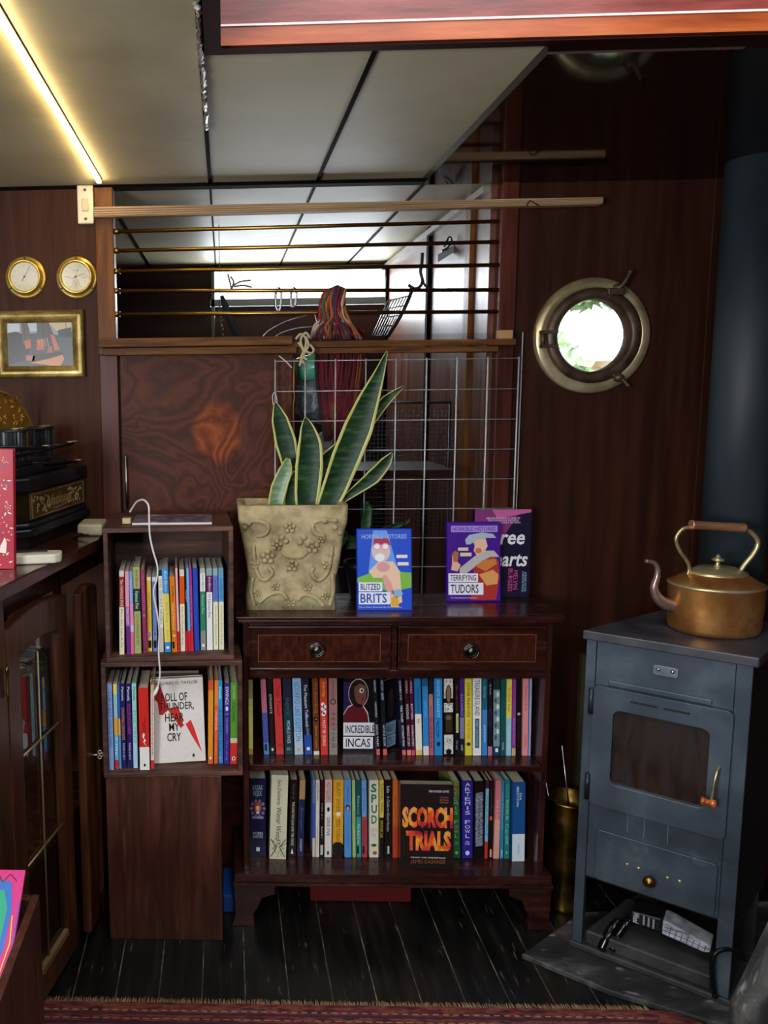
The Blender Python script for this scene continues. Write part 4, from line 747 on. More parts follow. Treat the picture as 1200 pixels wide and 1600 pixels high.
def art_tudor(a, w, h):
    P_ = lambda u, v: (-w/2+u*w, h-v*h); y = -.0003
    a.rect(-w/2+.002, w/2-.002, .002, h-.002, '#42148a', y)
    a.poly([P_(*q) for q in ((.44,.98),(.5,.6),(.42,.52),(.58,.42),(.8,.4),(.96,.48),(.98,.7),(.92,.98))], '#a8322c', y-.0002)
    a.poly([P_(*q) for q in ((.24,.58),(.5,.44),(.66,.36),(.88,.36),(.98,.44),(.8,.44),(.6,.52),(.38,.64),(.24,.66))], '#b8b4b0', y-.0003)
    a.poly([P_(*q) for q in ((.55,.56),(.66,.48),(.9,.46),(.94,.52),(.72,.62))], '#c87a3c', y-.0004); a.poly([P_(*q) for q in ((.6,.66),(.86,.6),(.96,.66),(.94,.78),(.74,.8))], '#d89a58', y-.0004)
    a.poly([P_(*q) for q in ((.48,.22),(.56,.2),(.72,.2),(.76,.3),(.7,.38),(.56,.42),(.5,.36),(.52,.3))], '#e0b89c', y-.0005)
    a.poly([P_(*q) for q in ((.34,.22),(.42,.16),(.66,.13),(.86,.15),(.92,.2),(.74,.2),(.56,.22),(.44,.28),(.36,.28))], '#a8b4c4', y-.0006); a.ell(*P_(.59,.36), w*.06, h*.035, '#c8705c', y-.0007)
    a.poly([P_(*q) for q in ((.1,.42),(.16,.37),(.22,.4),(.2,.5),(.26,.54),(.2,.62),(.08,.6),(.1,.52))], '#e0b090', y-.0004); a.poly([P_(*q) for q in ((.1,.4),(.15,.36),(.22,.38),(.2,.5),(.13,.5))], '#a8683c', y-.0005)
    a.rect(P_(.21,0)[0], P_(.4,0)[0], P_(0,.36)[1], P_(0,.32)[1], '#d8c8a8', y-.0006); a.rect(P_(.25,0)[0], P_(.46,0)[0], P_(0,.43)[1], P_(0,.385)[1], '#d8c8a8', y-.0006)
    a.rect(P_(.08,0)[0], P_(.94,0)[0], P_(0,.125)[1], P_(0,.045)[1], '#a88ad8', y-.0008); a.text('HORRIBLE HISTORIES', *P_(.51,.085), w*.8, h*.05, '#50309c', y-.001, bold=.012)
    a.rect(P_(.03,0)[0], P_(.58,0)[0], P_(0,.755)[1], P_(0,.645)[1], '#e6e4f0', y-.0008); a.rect(P_(.03,0)[0], P_(.68,0)[0], P_(0,.915)[1], P_(0,.765)[1], '#e6e4f0', y-.0008)
    a.text('TERRIFYING', *P_(.305,.7), w*.48, h*.075, '#1c1a30', y-.001, bold=.012); a.text('TUDORS', *P_(.33,.84), w*.52, h*.11, '#1c1a30', y-.001, bold=.012)
    a.text('Terry Deary Illustrated by Martin Brown', *P_(.32,.955), w*.5, h*.022, '#f0e8f0', y-.001)
def art_hearts(a, w, h):
    P_ = lambda u, v: (-w/2+u*w, h-v*h); y = -.0003
    a.rect(-w/2+.001, w/2-.001, .001, h-.001, '#191430', y); a.poly([P_(*q) for q in ((.0,.0),(.82,.0),(.66,.16),(.42,.4),(.0,.6))], '#7c3470', y-.0001); a.poly([P_(*q) for q in ((.3,.0),(.99,.0),(.99,.03),(.4,.1))], '#c05a98', y-.0002)
    a.text('MELVIN BURGESS IS ONE OF\nTHE FOUNDING FATHERS\nOF YOUNG ADULT FICTION', *P_(.5,.12), w*.6, h*.07, '#d8b8d8', y-.0004, bold=.01)
    a.text('Three', *P_(.5,.31), w*.78, h*.17, '#e4e0e8', y-.0005, slant=.2, bold=.02); a.text('Hearts', *P_(.55,.56), w*.8, h*.17, '#e4e0e8', y-.0005, slant=.2, bold=.02)
    a.text('MELVIN\nBURGESS', *P_(.7,.8), h*.26, w*.17, '#d0508c', y-.0005, 's'); bmesh.ops.rotate(a.bm, verts=[], cent=(0, 0, 0), matrix=Matrix.Identity(3))
    a.text('WINNER OF THE\nCARNEGIE MEDAL', *P_(.9,.82), h*.24, w*.08, '#9ab8d8', y-.0005, 's')
qb = Z(601, 954, zt); face_book(Vector((qb.x, qb.y, zt+.0005)), A(643, 952, qb.y).x-A(557, 952, qb.y).x, A(600, 826, qb.y+.02).z-zt, .012, .0, .12, '#1c3ab0', 'bright blue face-out paperback with a goggled figure, on the bookcase top', art=art_blitz)
qb = Z(740, 940, zt); face_book(Vector((qb.x, qb.y, zt+.0005)), A(782, 938, qb.y).x-A(698, 938, qb.y).x, A(740, 816, qb.y+.015).z-zt, .012, .0, .10, '#3c1484', 'purple face-out paperback with a cartoon man in a feathered hat, on the bookcase top', art=art_tudor)
qb = Z(779, 931, zt); face_book(Vector((qb.x, 1.998, zt+.0005)), A(821, 925, 2.0).x-A(733, 925, 2.0).x, A(776, 796, 2.01).z-zt, .016, .0, .02, '#191430', 'larger dark purple book with white script, standing behind the purple paperback', art=art_hearts)

# stone planter
rows_ = [(790, 371, 544), (816, 373, 543), (830, 376, 539), (845, 379, 536), (880, 385, 532), (905, 388, 526), (930, 385, 524), (953, 384, 527)]
YPL = 1.885; secs = []
for py, l, r in rows_:
    a_, b_ = A(l, py, YPL), A(r, py, YPL); secs.append((a_.x, b_.x, a_.z))
zp0 = zt; k_ = (secs[0][2]-zt)/(secs[0][2]-secs[-1][2]); cxp = (secs[-1][0]+secs[-1][1])/2; ypc = 1.95
pl = thing('stone_planter', 'square carved sandstone planter with flower relief and flared rim, on the bookcase top', 'planter', (cxp, ypc, zt))
def rsq(bm, cx, cy, hx, hy, z, r, n=5):
    vs = []
    for (sx, sy, a0) in ((1, 1, 0), (-1, 1, PI/2), (-1, -1, PI), (1, -1, 1.5*PI)):
        for j in range(n+1): a = a0+PI/2*j/n; vs.append(bm.verts.new((cx+sx*(hx-r)+r*math.cos(a), cy+sy*(hy-r)+r*math.sin(a), z)))
    return vs
b = BM(); rings = []
DEP = .062
for l, r, z in reversed(secs): rings.append(rsq(b, (l+r)/2-cxp, 0, (r-l)/2, DEP*(r-l)/(secs[-1][1]-secs[-1][0]), zt+(z-secs[-1][2])*k_-zt, .012))
l, r, z = secs[0]; ztp = rings[-1][0].co.z; f_ = DEP*(r-l)/(secs[-1][1]-secs[-1][0])
rings.append(rsq(b, (l+r)/2-cxp, 0, (r-l)/2-.02, f_-.016, ztp, .008)); rings.append(rsq(b, (l+r)/2-cxp, 0, (r-l)/2-.026, f_-.022, ztp-.05, .008))
for A_, B_ in zip(rings, rings[1:]):
    for j in range(len(A_)): b.faces.new((A_[j], A_[(j+1) % len(A_)], B_[(j+1) % len(A_)], B_[j])).smooth = True
b.faces.new(rings[0][::-1]); b.faces.new(rings[-1])
obj('planter_body', b, m_stone, pl)
def pfront(px, py):                                     # planter face: local x, y, z
    p = A(px, py, YPL+.01); z = zt+(p.z-secs[-1][2])*k_-zt
    zz = z; hw_ = None
    for (l1, r1, z1), (l2, r2, z2) in zip(secs, secs[1:]):
        a1, a2 = (z1-secs[-1][2])*k_, (z2-secs[-1][2])*k_
        if a2-1e-6 <= zz <= a1+1e-6: t_ = (a1-zz)/(a1-a2+1e-9); hw_ = ((r1-l1)*(1-t_)+(r2-l2)*t_)/(secs[-1][1]-secs[-1][0])*DEP
    return Vector((p.x-cxp, -(hw_ or DEP), z))
b = BM(); random.seed(21)
def flower(px, py, s, n=5):
    c = pfront(px, py); blob(b, c, (s*.32, s*.75, s*.32), sub=2)
    for j in range(n): a = 2*PI*j/n+.3; blob(b, (c.x+math.cos(a)*s*.62, c.y, c.z+math.sin(a)*s*.62), (s*.4, s*.5, s*.4), sub=2)
for q in ((418,868,.021),(432,850,.016),(487,852,.019),(500,840,.013),(456,882,.017),(452,822,.016),(398,880,.013),(510,880,.014),(430,915,.012),(480,915,.013),(402,925,.011),(508,930,.012),(455,940,.012)): flower(*q)
for q in ((382,822),(388,816),(440,838),(446,844),(468,846),(474,838),(506,812),(522,822),(530,830)): blob(b, pfront(*q), (.008, .009, .008), sub=2)
for pts in (((380,815),(400,812),(418,818),(415,832),(400,836)),((525,812),(505,810),(488,816),(492,832),(506,836)),((395,850),(400,890),(412,905),(425,895),(420,885)),((518,850),(512,890),(498,905),(486,895),(490,885)),((405,940),(420,928),(440,925),(448,935)),((505,945),(492,932),(474,928),(464,936)),((440,860),(450,868),(470,868),(478,860)),((395,900),(392,925),(398,945)),((518,895),(520,920),(514,945))):
    tube(b, smooth_path([pfront(*p_) for p_ in pts], 5), .0062, 6)
obj('flower_relief', b, m_stone, pl)
b = BM(); prism(b, [(-.1, -.05), (.11, -.05), (.11, .05), (-.1, .05)], ztp-.055, ztp-.03, 'Z'); obj('potting_soil', b, flat('#1c140e', .9), pl)
# snake plant leaves
sv = thing('snake_plant', 'snake plant with upright yellow-edged green leaves, growing in the stone planter', 'plant', (cxp, ypc, zt+ztp-.05))
def leaf(pts, yb=0.0, pale=False, name='leaf', th=.0018, root=None):
    """pts: (px, py, half width px, y)"""
    P3 = [A(px, py, y) for px, py, hw, y in pts]; W = [hw*y/F_PX for px, py, hw, y in pts]; n = len(pts)*5-4
    C = smooth_path(P3, 5)[:n]; W = lerp_list(W, len(C)); b = BM(); rowsv = []
    for i, c in enumerate(C):
        t = (C[min(i+1, len(C)-1)]-C[max(i-1, 0)]).normalized(); s = t.cross(Vector((0, 1, 0))).normalized(); s = -s if s.x < 0 and abs(t.z) > .3 else s
        nn = s.cross(t); nn = nn if nn.y < 0 else -nn
        rowsv.append([b.verts.new(c + s*W[i]*u - nn*(.28*W[i]*(1-u*u))) for u in (-1, -.8, -.4, 0, .4, .8, 1)])
    for A_, B_ in zip(rowsv, rowsv[1:]):
        for j in range(6): f = b.faces.new((A_[j], A_[j+1], B_[j+1], B_[j])); f.smooth = True; f.material_index = 1 if j in (0, 5) else 0
    o = obj(name, b, [m_leafp if pale else m_leafg, m_leafy], root or sv, world=True)
    m = o.modifiers.new('thickness', 'SOLIDIFY'); m.thickness = th; return o
leaf([(518,802,6,1.965),(532,785,4,1.965),(556,766,8,1.965),(583,745,12,1.965),(603,722,9,1.96),(613,707,1,1.96)])
leaf([(492,800,10,1.99),(505,765,9,1.99),(524,725,10,1.99),(550,690,8,1.99),(580,655,9,1.99),(604,625,8,1.99),(632,603,1,1.99)])
leaf([(482,805,12,1.985),(486,770,17,1.985),(500,735,17,1.985),(522,705,9,1.985),(534,690,2,1.985)])
leaf([(470,805,12,1.975),(462,770,13,1.975),(456,735,13,1.975),(446,690,17,1.975),(437,655,13,1.975),(430,628,1,1.975)])
leaf([(430,806,10,1.94),(431,785,12,1.94),(436,762,13,1.94),(446,735,11,1.94),(450,716,3,1.94)], pale=True)
leaf([(478,805,15,1.95),(480,770,20,1.95),(483,730,22,1.95),(484,695,19,1.95),(480,668,11,1.95),(477,652,1,1.95)])
leaf([(452,806,9,1.955),(455,780,12,1.955),(459,752,9,1.955),(462,735,2,1.955)])
leaf([(505,803,14,1.94),(522,765,20,1.94),(541,715,23,1.94),(560,668,23,1.94),(576,625,17,1.94),(592,585,9,1.94),(605,548,1,1.94)])
# second pot behind the blue book
q = Z(566, 935, zt); pb = thing('plant_pot', 'small black plastic plant pot half hidden behind the blue paperback', 'pot', (A(566, 900, 1.985).x, 1.99, zt))
b = BM(); lathe(b, [(0, 0), (.03, 0), (.044, .085), (.048, .086), (.048, .1), (.044, .1), (.042, .09), (0, .088)], 28); obj('pot_body', b, flat('#0e1014', .35), pb)
sv2 = thing('dark_houseplant', 'few dark green leaves rising from the small black pot', 'plant', (pb.location.x, 1.99, zt+.09))
m_leafg2 = m_leafg
for pts in (((566,850,4,1.985),(572,820,8,1.985),(575,795,6,1.985),(573,784,1,1.985)), ((570,850,5,1.99),(600,828,4,1.99),(632,818,3,1.99),(640,810,1,1.99)), ((560,850,8,1.97),(540,846,12,1.97),(532,834,9,1.97),(530,826,2,1.97))):
    o = leaf(list(pts), root=sv2); o.data.materials[1] = m_leafg
# wire grid leaning on the bulkhead
YG = 2.028
gr = thing('wire_grid_panel', 'galvanised wire grid panel standing on the bookcase against the bulkhead opening', 'grid', (A(620, 930, YG).x, YG, zt))
gx0, gx1 = A(430, 562, YG).x, A(811, 562, YG).x; gz1 = A(620, 562, YG).z
b = BM(); n = 8
for j in range(n+1): x = gx0+(gx1-gx0)*j/n; tube(b, [(x, YG, zt+.002), (x, YG, gz1+.004)], .0021, 6)
obj('upright_wires', b, m_galv, gr, world=True)
b = BM()
for j in range(8): z = gz1-(gx1-gx0)/n*j; tube(b, [(gx0-.002, YG+.003, z), (gx1+.002, YG+.003, z)], .0013, 6)
obj('cross_wires', b, m_galv, gr, world=True)
# perspex pane over the opening
px_ = thing('perspex_sheet', 'clear scratched perspex sheet covering the bulkhead opening behind the wire grid', 'pane', (A(640, 930, 2.045).x, 2.045, zt))
b = BM(); box(b, A(466, 700, 2.045).x, A(815, 560, 2.045).x, 2.044, 2.047, zt+.001, A(700, 521, 2.045).z); obj('sheet', b, m_perspex, px_, world=True)
b = BM(); xe = A(815, 560, 2.045).x; box(b, xe, xe+.0012, 2.043, 2.048, zt+.001, A(700, 521, 2.045).z); obj('bright_edge', b, flat('#c8ccd0', .3), px_, world=True)
# wood chip and string on the sill
b = BM(); q = A(789, 521, P-.02); box(b, q.x-.018, q.x+.016, P-.034, P-.004, A(790,530,P-.02).z, q.z+.008); tag(obj('wood_block', b, flat('#b08a58', .7), bevel=.002), 'small pale offcut of wood on the right end of the sill', 'block')
ks = thing('string_knot', 'knotted loop of pale string hanging over the sill next to the tassel', 'string', A(472, 548, P-.045))
b = BM(); y0 = P-.05
for pts in (((462,530),(470,522),(478,530),(476,548),(470,566),(468,572)), ((484,528),(478,520),(470,530),(474,545),(486,552),(490,546),(484,538)), ((466,535),(474,548),(470,560),(476,568)), ((478,526),(482,540),(474,556),(480,562))): tube(b, smooth_path([A(x, y, y0-.004*random.random()) for x, y in pts], 6), .0032, 6)
obj('string', b, flat('#b8aa88', .9), ks, world=True)
# plywood edge tear and small white cord at the grid corner
b = BM(); tube(b, smooth_path([A(436,556,2.03), A(448,566,2.03), A(456,575,2.03)]), .0014, 6); tag(obj('cable_tie', b, flat('#d8d8d0', .5)), 'thin white tie through the upper left corner of the wire grid', 'tie')
b = BM(); tube(b, smooth_path([A(430,612,2.025), A(426,618,2.025), A(427,632,2.025), A(431,640,2.025), A(433,628,2.025), A(430,612,2.025)]), .0014, 6); tag(obj('cable_tie', b, flat('#b8bcc0', .4, .6)), 'small wire loop on the left side of the grid beside a leaf tip', 'tie')

# ================================================================== BARS AND WALL THINGS
rodz = [(362, 346), (392, 378), (424, 414), (454.5, 453), (491, 487)]
rl = ['topmost', 'second', 'third', 'fourth', 'lowest']
for i, (ya, yb) in enumerate(rodz):
    q0 = A(177, ya, P-.002); q1 = A(779, yb, P-.002)
    t = thing('brass_rod', rl[i]+' of the five thin brass rods across the bulkhead opening', 'rod', q0, group='brass rods across the bulkhead opening')
    b = BM(); tube(b, [q0, q1], .0052, 10); obj('rod', b, m_rod, t, world=True)
    b = BM(); dv = (q1-q0).normalized(); tube(b, [q0, q0+dv*.018], .0072, 12); obj('end_socket', b, m_brass_d, t, world=True)
# reeded batten
bt = thing('reeded_batten', 'long pale reeded wooden batten running across the top of the opening', 'batten', A(148, 330, P-.04))
q0, q1 = A(147, 331, P-.04), A(942, 313, P-.04); r0, r1 = .0135, .0085
b = BM(); dv = (q1-q0)
def batten(bm, off, hgt0, hgt1, y0, y1):
    vs = [bm.verts.new(v) for v in ((q0.x, y0, q0.z+off-hgt0), (q1.x, y0, q1.z+off*.65-hgt1), (q1.x, y0, q1.z+off*.65+hgt1), (q0.x, y0, q0.z+off+hgt0), (q0.x, y1, q0.z+off-hgt0), (q1.x, y1, q1.z+off*.65-hgt1), (q1.x, y1, q1.z+off*.65+hgt1), (q0.x, y1, q0.z+off+hgt0))]
    for f in ((0,1,2,3),(7,6,5,4),(0,4,5,1),(3,2,6,7),(0,3,7,4),(1,5,6,2)): bm.faces.new([vs[j] for j in f])
batten(b, 0, .0125, .0085, P-.038, P-.014)
for j in range(4): batten(b, -.0084+.0056*j, .0018, .0014, P-.042, P-.0385)
obj('batten_strip', b, tex('pale_batten_wood', ['#7c5e40', '#a4825c', '#bc9c76'], 5, (.6, 14, 14), .5, bump=.05), bt, world=True)
b = BM(); tube(b, smooth_path([A(822,322,P-.045), A(828,314,P-.046), A(836,318,P-.046), A(842,322,P-.045)]), .0012, 5); obj('wire_tie', b, m_black, bt, world=True)
# cream switch
q = A(134.5, 321, P); hwx = (A(147,321,P).x-A(122,321,P).x)/2; hz = (A(134,291,P).z-A(134,351,P).z)/2
t = thing('light_switch', 'cream plastic switch plate at the left end of the batten', 'switch', (q.x, P, q.z))
b = BM(); box(b, -hwx, hwx, -.012, 0, -hz, hz); obj('switch_plate', b, m_cream, t, .003)
b = BM(); box(b, -hwx*.4, hwx*.4, -.0165, -.012, -hz*.36, hz*.3); obj('rocker', b, flat('#d2c8a4', .4), t, .002)
for s in (-1, 1): b = BM(); lathe(b, [(0, 0), (.004, 0), (.0035, .0015), (0, .002)], 14, Matrix.Translation((0, -.012, s*hz*.75)) @ Matrix.Rotation(PI/2, 4, 'X')); obj('screw', b, m_brass_d, t)
# brass instruments
def gauge(px, py, lab, hands, extra):
    c = A(px, py, P); r = 31.5*P/F_PX
    t = thing('brass_gauge', lab, 'gauge', (c.x, P, c.z)); RX = Matrix.Rotation(PI/2, 4, 'X')
    b = BM(); lathe(b, [(r*.6, 0), (r, 0), (r, .006), (r*.93, .009), (r*.86, .008), (r*.82, .016), (r*.8, .024), (r*.73, .026), (r*.69, .022), (r*.67, .018)], 48, RX); obj('brass_case', b, m_brass, t)
    a = Art(); y = -.018; a.ell(0, 0, r*.68, r*.68, '#d8d4bc', y, 40)
    for j in range(12): an = j*PI/6; a.line([(math.sin(an)*r*.5, math.cos(an)*r*.5), (math.sin(an)*r*.56, math.cos(an)*r*.56)], .0008, '#4c4a40', y-.0002)
    if extra: a.ell(0, -r*.32, r*.2, r*.2, '#c4bc98', y-.0002); a.ell(0, -r*.32, r*.03, r*.03, '#202020', y-.0006); a.line([(0, -r*.3), (0, -r*.46)], .0006, '#202020', y-.0005); a.text('CHANGE', 0, r*.3, r*.3, r*.06, '#4c4a40', y-.0004); a.text('RAIN', -r*.38, r*.0, r*.18, r*.05, '#4c4a40', y-.0004); a.text('FAIR', r*.38, -r*.05, r*.18, r*.05, '#4c4a40', y-.0004)
    a.build('dial', t)
    a = Art(); y = -.0195
    for an, ln, wd, cc in hands: an = math.radians(an); a.line([(-math.sin(an)*r*.25, -math.cos(an)*r*.25), (math.sin(an)*ln*r, math.cos(an)*ln*r)], wd, cc, y); y -= .0003
    a.ell(0, 0, r*.05, r*.05, '#141414', y-.0003); a.build('hands', t)
    b = BM(); lathe(b, [(0, .0225), (r*.68, .0215)], 32, RX); obj('gauge_glass', b, m_glass, t)
    for an in (90, 215, 325): b = BM(); an = math.radians(an); lathe(b, [(0, 0), (.0028, 0), (.0022, .0015), (0, .002)], 10, Matrix.Translation((r*.91*math.cos(an), -.008, r*.91*math.sin(an))) @ RX); obj('screw', b, m_bronze, t)
gauge(41, 434, 'round brass cased gauge with cream dial and thin hands, nearer the left edge', ((30, .6, .0012, '#181818'), (45, .62, .0008, '#b89a48')), False)
gauge(120.5, 434, 'round brass cased barometer with small lower sub-dial, next to the orange post', ((70, .45, .0012, '#181818'), (18, .62, .0009, '#b89a48')), True)
# framed picture
pc0, pc1 = A(-3, 591, P), A(131, 485, P); fw = pc1.x-pc0.x; fh = pc1.z-pc0.z
t = thing('framed_picture', 'small gilt framed picture of moored boats under a cloudy sky, below the gauges', 'picture', ((pc0.x+pc1.x)/2, P, pc0.z))
b = BM(); x0, x1 = -fw/2, fw/2; ins = .03
prof = [(0, 0), (0, .016), (.003, .02), (.006, .018), (.010, .010), (.016, .011), (.022, .016), (.026, .012), (.031, .008), (.031, 0)]
cs = [[b.verts.new((sx*(fw/2-d), -h_, (d if sz < 0 else fh-d))) for d, h_ in prof] for sx, sz in ((-1, -1), (1, -1), (1, 1), (-1, 1))]
for j in range(4):
    A_, B_ = cs[j], cs[(j+1) % 4]
    for i in range(len(prof)): b.faces.new((A_[i], A_[(i+1) % len(prof)], B_[(i+1) % len(prof)], B_[i]))
obj('gilt_frame', b, tex('gilt_frame_paint', ['#6a5a30', '#b09a60', '#d8c894'], 18, rough=.35, metal=.75, bump=.05), t)
def art_pic(a):
    w_, h_ = fw-.06, fh-.06; P_ = lambda u, v: (-w_/2+u*w_, fh-.03-v*h_); y = -.006
    a.rect(-w_/2, w_/2, .03, fh-.03, '#3c4654', y)
    R = lambda pts, c, k: a.poly([P_(*q) for q in pts], c, y-.0002*k)
    R([(0,0),(1,0),(1,.22),(.8,.3),(.5,.24),(.2,.26),(0,.3)], '#8a94a0', 1); R([(.62,.0),(.98,0),(.98,.14),(.76,.2)], '#c8b48a', 2); R([(.02,.02),(.2,.02),(.2,.2),(.02,.22)], '#c0c8d0', 2); R([(.32,.02),(.46,.02),(.46,.2),(.36,.2)], '#b8c4d0', 2)
    R([(0,.24),(.14,.2),(.3,.3),(.34,.5),(.3,.84),(0,.96)], '#1e242c', 3); R([(.22,.0),(.32,.0),(.38,.5),(.24,.5)], '#544c40', 4); R([(.46,0),(.64,0),(.74,.4),(.6,.56),(.46,.4)], '#4a4244', 3)
    R([(.78,.18),(.98,.12),(.98,.34),(.78,.32)], '#2c343c', 3); R([(.78,.34),(1,.36),(1,1),(.8,1)], '#445058', 2)
    R([(.26,.42),(.36,.38),(.36,.58),(.28,.6)], '#c0603c', 5); R([(.45,.4),(.56,.38),(.57,.62),(.45,.63)], '#c4542c', 5); R([(.66,.28),(.72,.3),(.8,.62),(.72,.66)], '#b8684c', 5); R([(.28,.74),(.42,.76),(.4,.88),(.28,.86)], '#b8684c', 5)
    R([(.34,.92),(.6,.84),(.84,.74),(.86,.84),(.8,1),(.72,1),(.56,.96)], '#c88a5c', 6); R([(.4,.72),(.84,.68),(.84,.76),(.36,.9)], '#2c2024', 5); R([(.62,.56),(.68,.54),(.7,.7),(.6,.7)], '#a85844', 5)
    for u in (.27, .55, .63, .9): a.line([P_(u, .0), P_(u+.01, .4)], .001, '#2a2c30', y-.0014)
    for u in (.48, .52, .57, .61): a.line([P_(u, .36), P_(u+.02, .55)], .0012, '#c8ccd0', y-.0016)
a = Art(); art_pic(a); a.build('boat_scene_print', t)
# white sockets tucked, light strip, tinsel
q0, q1 = Z(155, 280, ZC), Z(-20, -14, ZC); b = BM(); d_ = (q1-q0).normalized(); s_ = Vector((-d_.y, d_.x, 0))*.0045
t = thing('led_strip_light', 'glowing warm white LED strip on the ceiling above the gauges', 'light', (q0.x, q0.y, ZC))
pts = [q0+s_, q0-s_, q1-s_, q1+s_]; prism(b, [(p.x, p.y) for p in pts], ZC-.010, ZC-.004, 'Z')
me = bpy.data.materials.new('led_diffuser'); me.use_nodes = True; pb_ = me.node_tree.nodes['Principled BSDF']; pb_.inputs['Emission Color'].default_value = (1, .74, .36, 1); pb_.inputs['Emission Strength'].default_value = 28; pb_.inputs['Base Color'].default_value = (1, .9, .7, 1)
obj('diffuser', b, me, t, world=True)
b = BM(); s2 = s_*1.5; pts = [q0+s2, q0-s2, q1-s2, q1+s2]; prism(b, [(p.x, p.y) for p in pts], ZC-.0038, ZC-.0004, 'Z'); obj('backing_channel', b, flat('#8a7440', .4, .5), t, world=True)
b = BM(); random.seed(2); pts = []
for j in range(70):
    u = j/69; px = 306+17*u; py = -20+220*u; p = Z(px, py, ZC-.006); wv = .006*(1-.5*u); pts.append(p+Vector(((random.random()-.5)*wv, (random.random()-.5)*.01, (random.random()-.5)*.006)))
rr = [.0032+.0022*random.random() for _ in pts]; tube(b, pts, rr, 5)
o = obj('foil_seam_filler', b, tex('crumpled_silver_foil', ['#8a8c90', '#d8dade'], 60, rough=.3, metal=.9, bump=.3)); tag(o, 'crumpled silver foil packed along the ceiling seam left of the hatch', 'foil')
for f in o.data.polygons: f.use_smooth = False

# ================================================================== PORTHOLE
R_ = lambda px: px*P/F_PX
t = bpy.data.objects.new('window_1', None); COL.objects.link(t); t.location = (pc.x, P, pc.z); t['kind'] = 'structure'
RX = Matrix.Rotation(PI/2, 4, 'X')
b = BM(); lathe(b, [(R_(70), -.02), (R_(70), .014), (R_(72), .017), (R_(83), .013), (R_(86), .009), (R_(86), 0)], 64, RX); obj('flange_ring', b, tex('porthole_brass', ['#8c7c54', '#c8b88c', '#efe6c4'], 5, rough=.3, metal=.7, bump=.03), t)
b = BM(); lathe(b, [(R_(54), -.02), (R_(54), .02), (R_(57), .025), (R_(66), .024), (R_(70.5), .018), (R_(70.5), .0)], 64, RX); obj('glazed_frame', b, m_bronze, t)
b = BM(); lathe(b, [(0, .002), (R_(54.5), .002)], 48, RX); obj('pane', b, m_glass, t)
def onp(px, py, y): return A(px, py, y)
b = BM()
for z_ in (519, 541): q = A(857, z_, P-.02); box(b, q.x-.022, q.x+.02, P-.034, P-.016, q.z-.004, q.z+.004)
tube(b, [A(848, 517, P-.028), A(848, 543, P-.028)], .006, 10); obj('hinge', b, m_bronze, t, world=True)
def dog(pts, r, pad):
    b = BM(); tube(b, smooth_path([A(x, y, P-yy) for x, y, yy in pts], 4), r, 8); q = A(pad[0], pad[1], P-.022); blob(b, q, (.014, .014, .012)); blob(b, A(pts[-1][0], pts[-1][1], P-pts[-1][2]), r*1.25)
    obj('dog_clamp', b, m_bronze, t, world=True)
dog([(953,464,.02),(966,450,.03),(974,444,.034),(985,425,.038)], .0058, (966,450)); b = BM(); q = A(961,456,P-.025); box(b, q.x-.022, q.x+.022, P-.036, P-.014, q.z-.009, q.z+.009); obj('clamp_lug', b, m_bronze, t, .003, world=True)
dog([(955,584,.018),(966,590,.024),(972,592,.028),(981,602,.032)], .0044, (966,590))

# ================================================================== STOVE
hz_ = .03
LA = Z(898, 1458, hz_); srz = math.radians(-35)
zst = .81
sa = Z(914, 985, zst)
LA = Vector((sa.x+.008, sa.y+.006, hz_))
st = thing('wood_stove', 'blue grey steel wood burning stove with glazed door, standing on the hearth', 'stove', (LA.x, LA.y, hz_), (0, 0, srz))
sp = lambda px, py, back=0.0: PLN(px, py, LA, srz, back)        # local x and world z on the stove front
SL = lambda px, py, back=0.0: (sp(px, py, back)[0], sp(px, py, back)[1]-0+CZ-CZ)
def sx(px, py): return sp(px, py)[0]
def szl(px, py): return sp(px, py)[1]+LA.z-hz_            # p.z is relative to o.z
W_ = sx(1178, 1045)
H_ = zst-hz_
# body
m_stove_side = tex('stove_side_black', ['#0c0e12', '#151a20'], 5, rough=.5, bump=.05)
ca, sa_ = math.cos(-srz), math.sin(-srz)
def loc2(wx, wy): v = Vector((wx-LA.x, wy-LA.y)); c, s = math.cos(-srz), math.sin(-srz); return (v.x*c-v.y*s, v.x*s+v.y*c)
Dp = Z(1040, 953, zst); Ct = loc2(Dp.x, Dp.y)
a42 = math.radians(42)-srz; a26 = math.atan2(Ct[1], Ct[0])
backL = (Ct[0]*1.15, Ct[1]*1.15); sideR = (W_+.22*math.cos(a42), .22*math.sin(a42))
foot = [(.0, .0), (W_, .0), sideR, (backL[0]+.12, backL[1]+.09), backL]
zo = szl(915, 1374)                                       # underside of the body at the left
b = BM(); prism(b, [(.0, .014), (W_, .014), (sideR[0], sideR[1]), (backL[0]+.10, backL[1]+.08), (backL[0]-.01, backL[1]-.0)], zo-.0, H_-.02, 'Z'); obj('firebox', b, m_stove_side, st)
b = BM(); ov = .008
prism(b, [(-ov, -ov), (W_+ov, -ov), (sideR[0]+ov, sideR[1]), (backL[0]+.13, backL[1]+.1), (backL[0]-.005, backL[1]+.008)], H_-.022, H_, 'Z'); obj('top_plate', b, m_stove_top, st, .003)
def frect(x0, x1, z0, z1, r, n=5):
    pts = []
    for (cx, cz, a0) in ((x1-r, z1-r, 0), (x0+r, z1-r, PI/2), (x0+r, z0+r, PI), (x1-r, z0+r, 1.5*PI)):
        for j in range(n+1): a = a0+PI/2*j/n; pts.append((cx+r*math.cos(a), cz+r*math.sin(a)))
    return pts
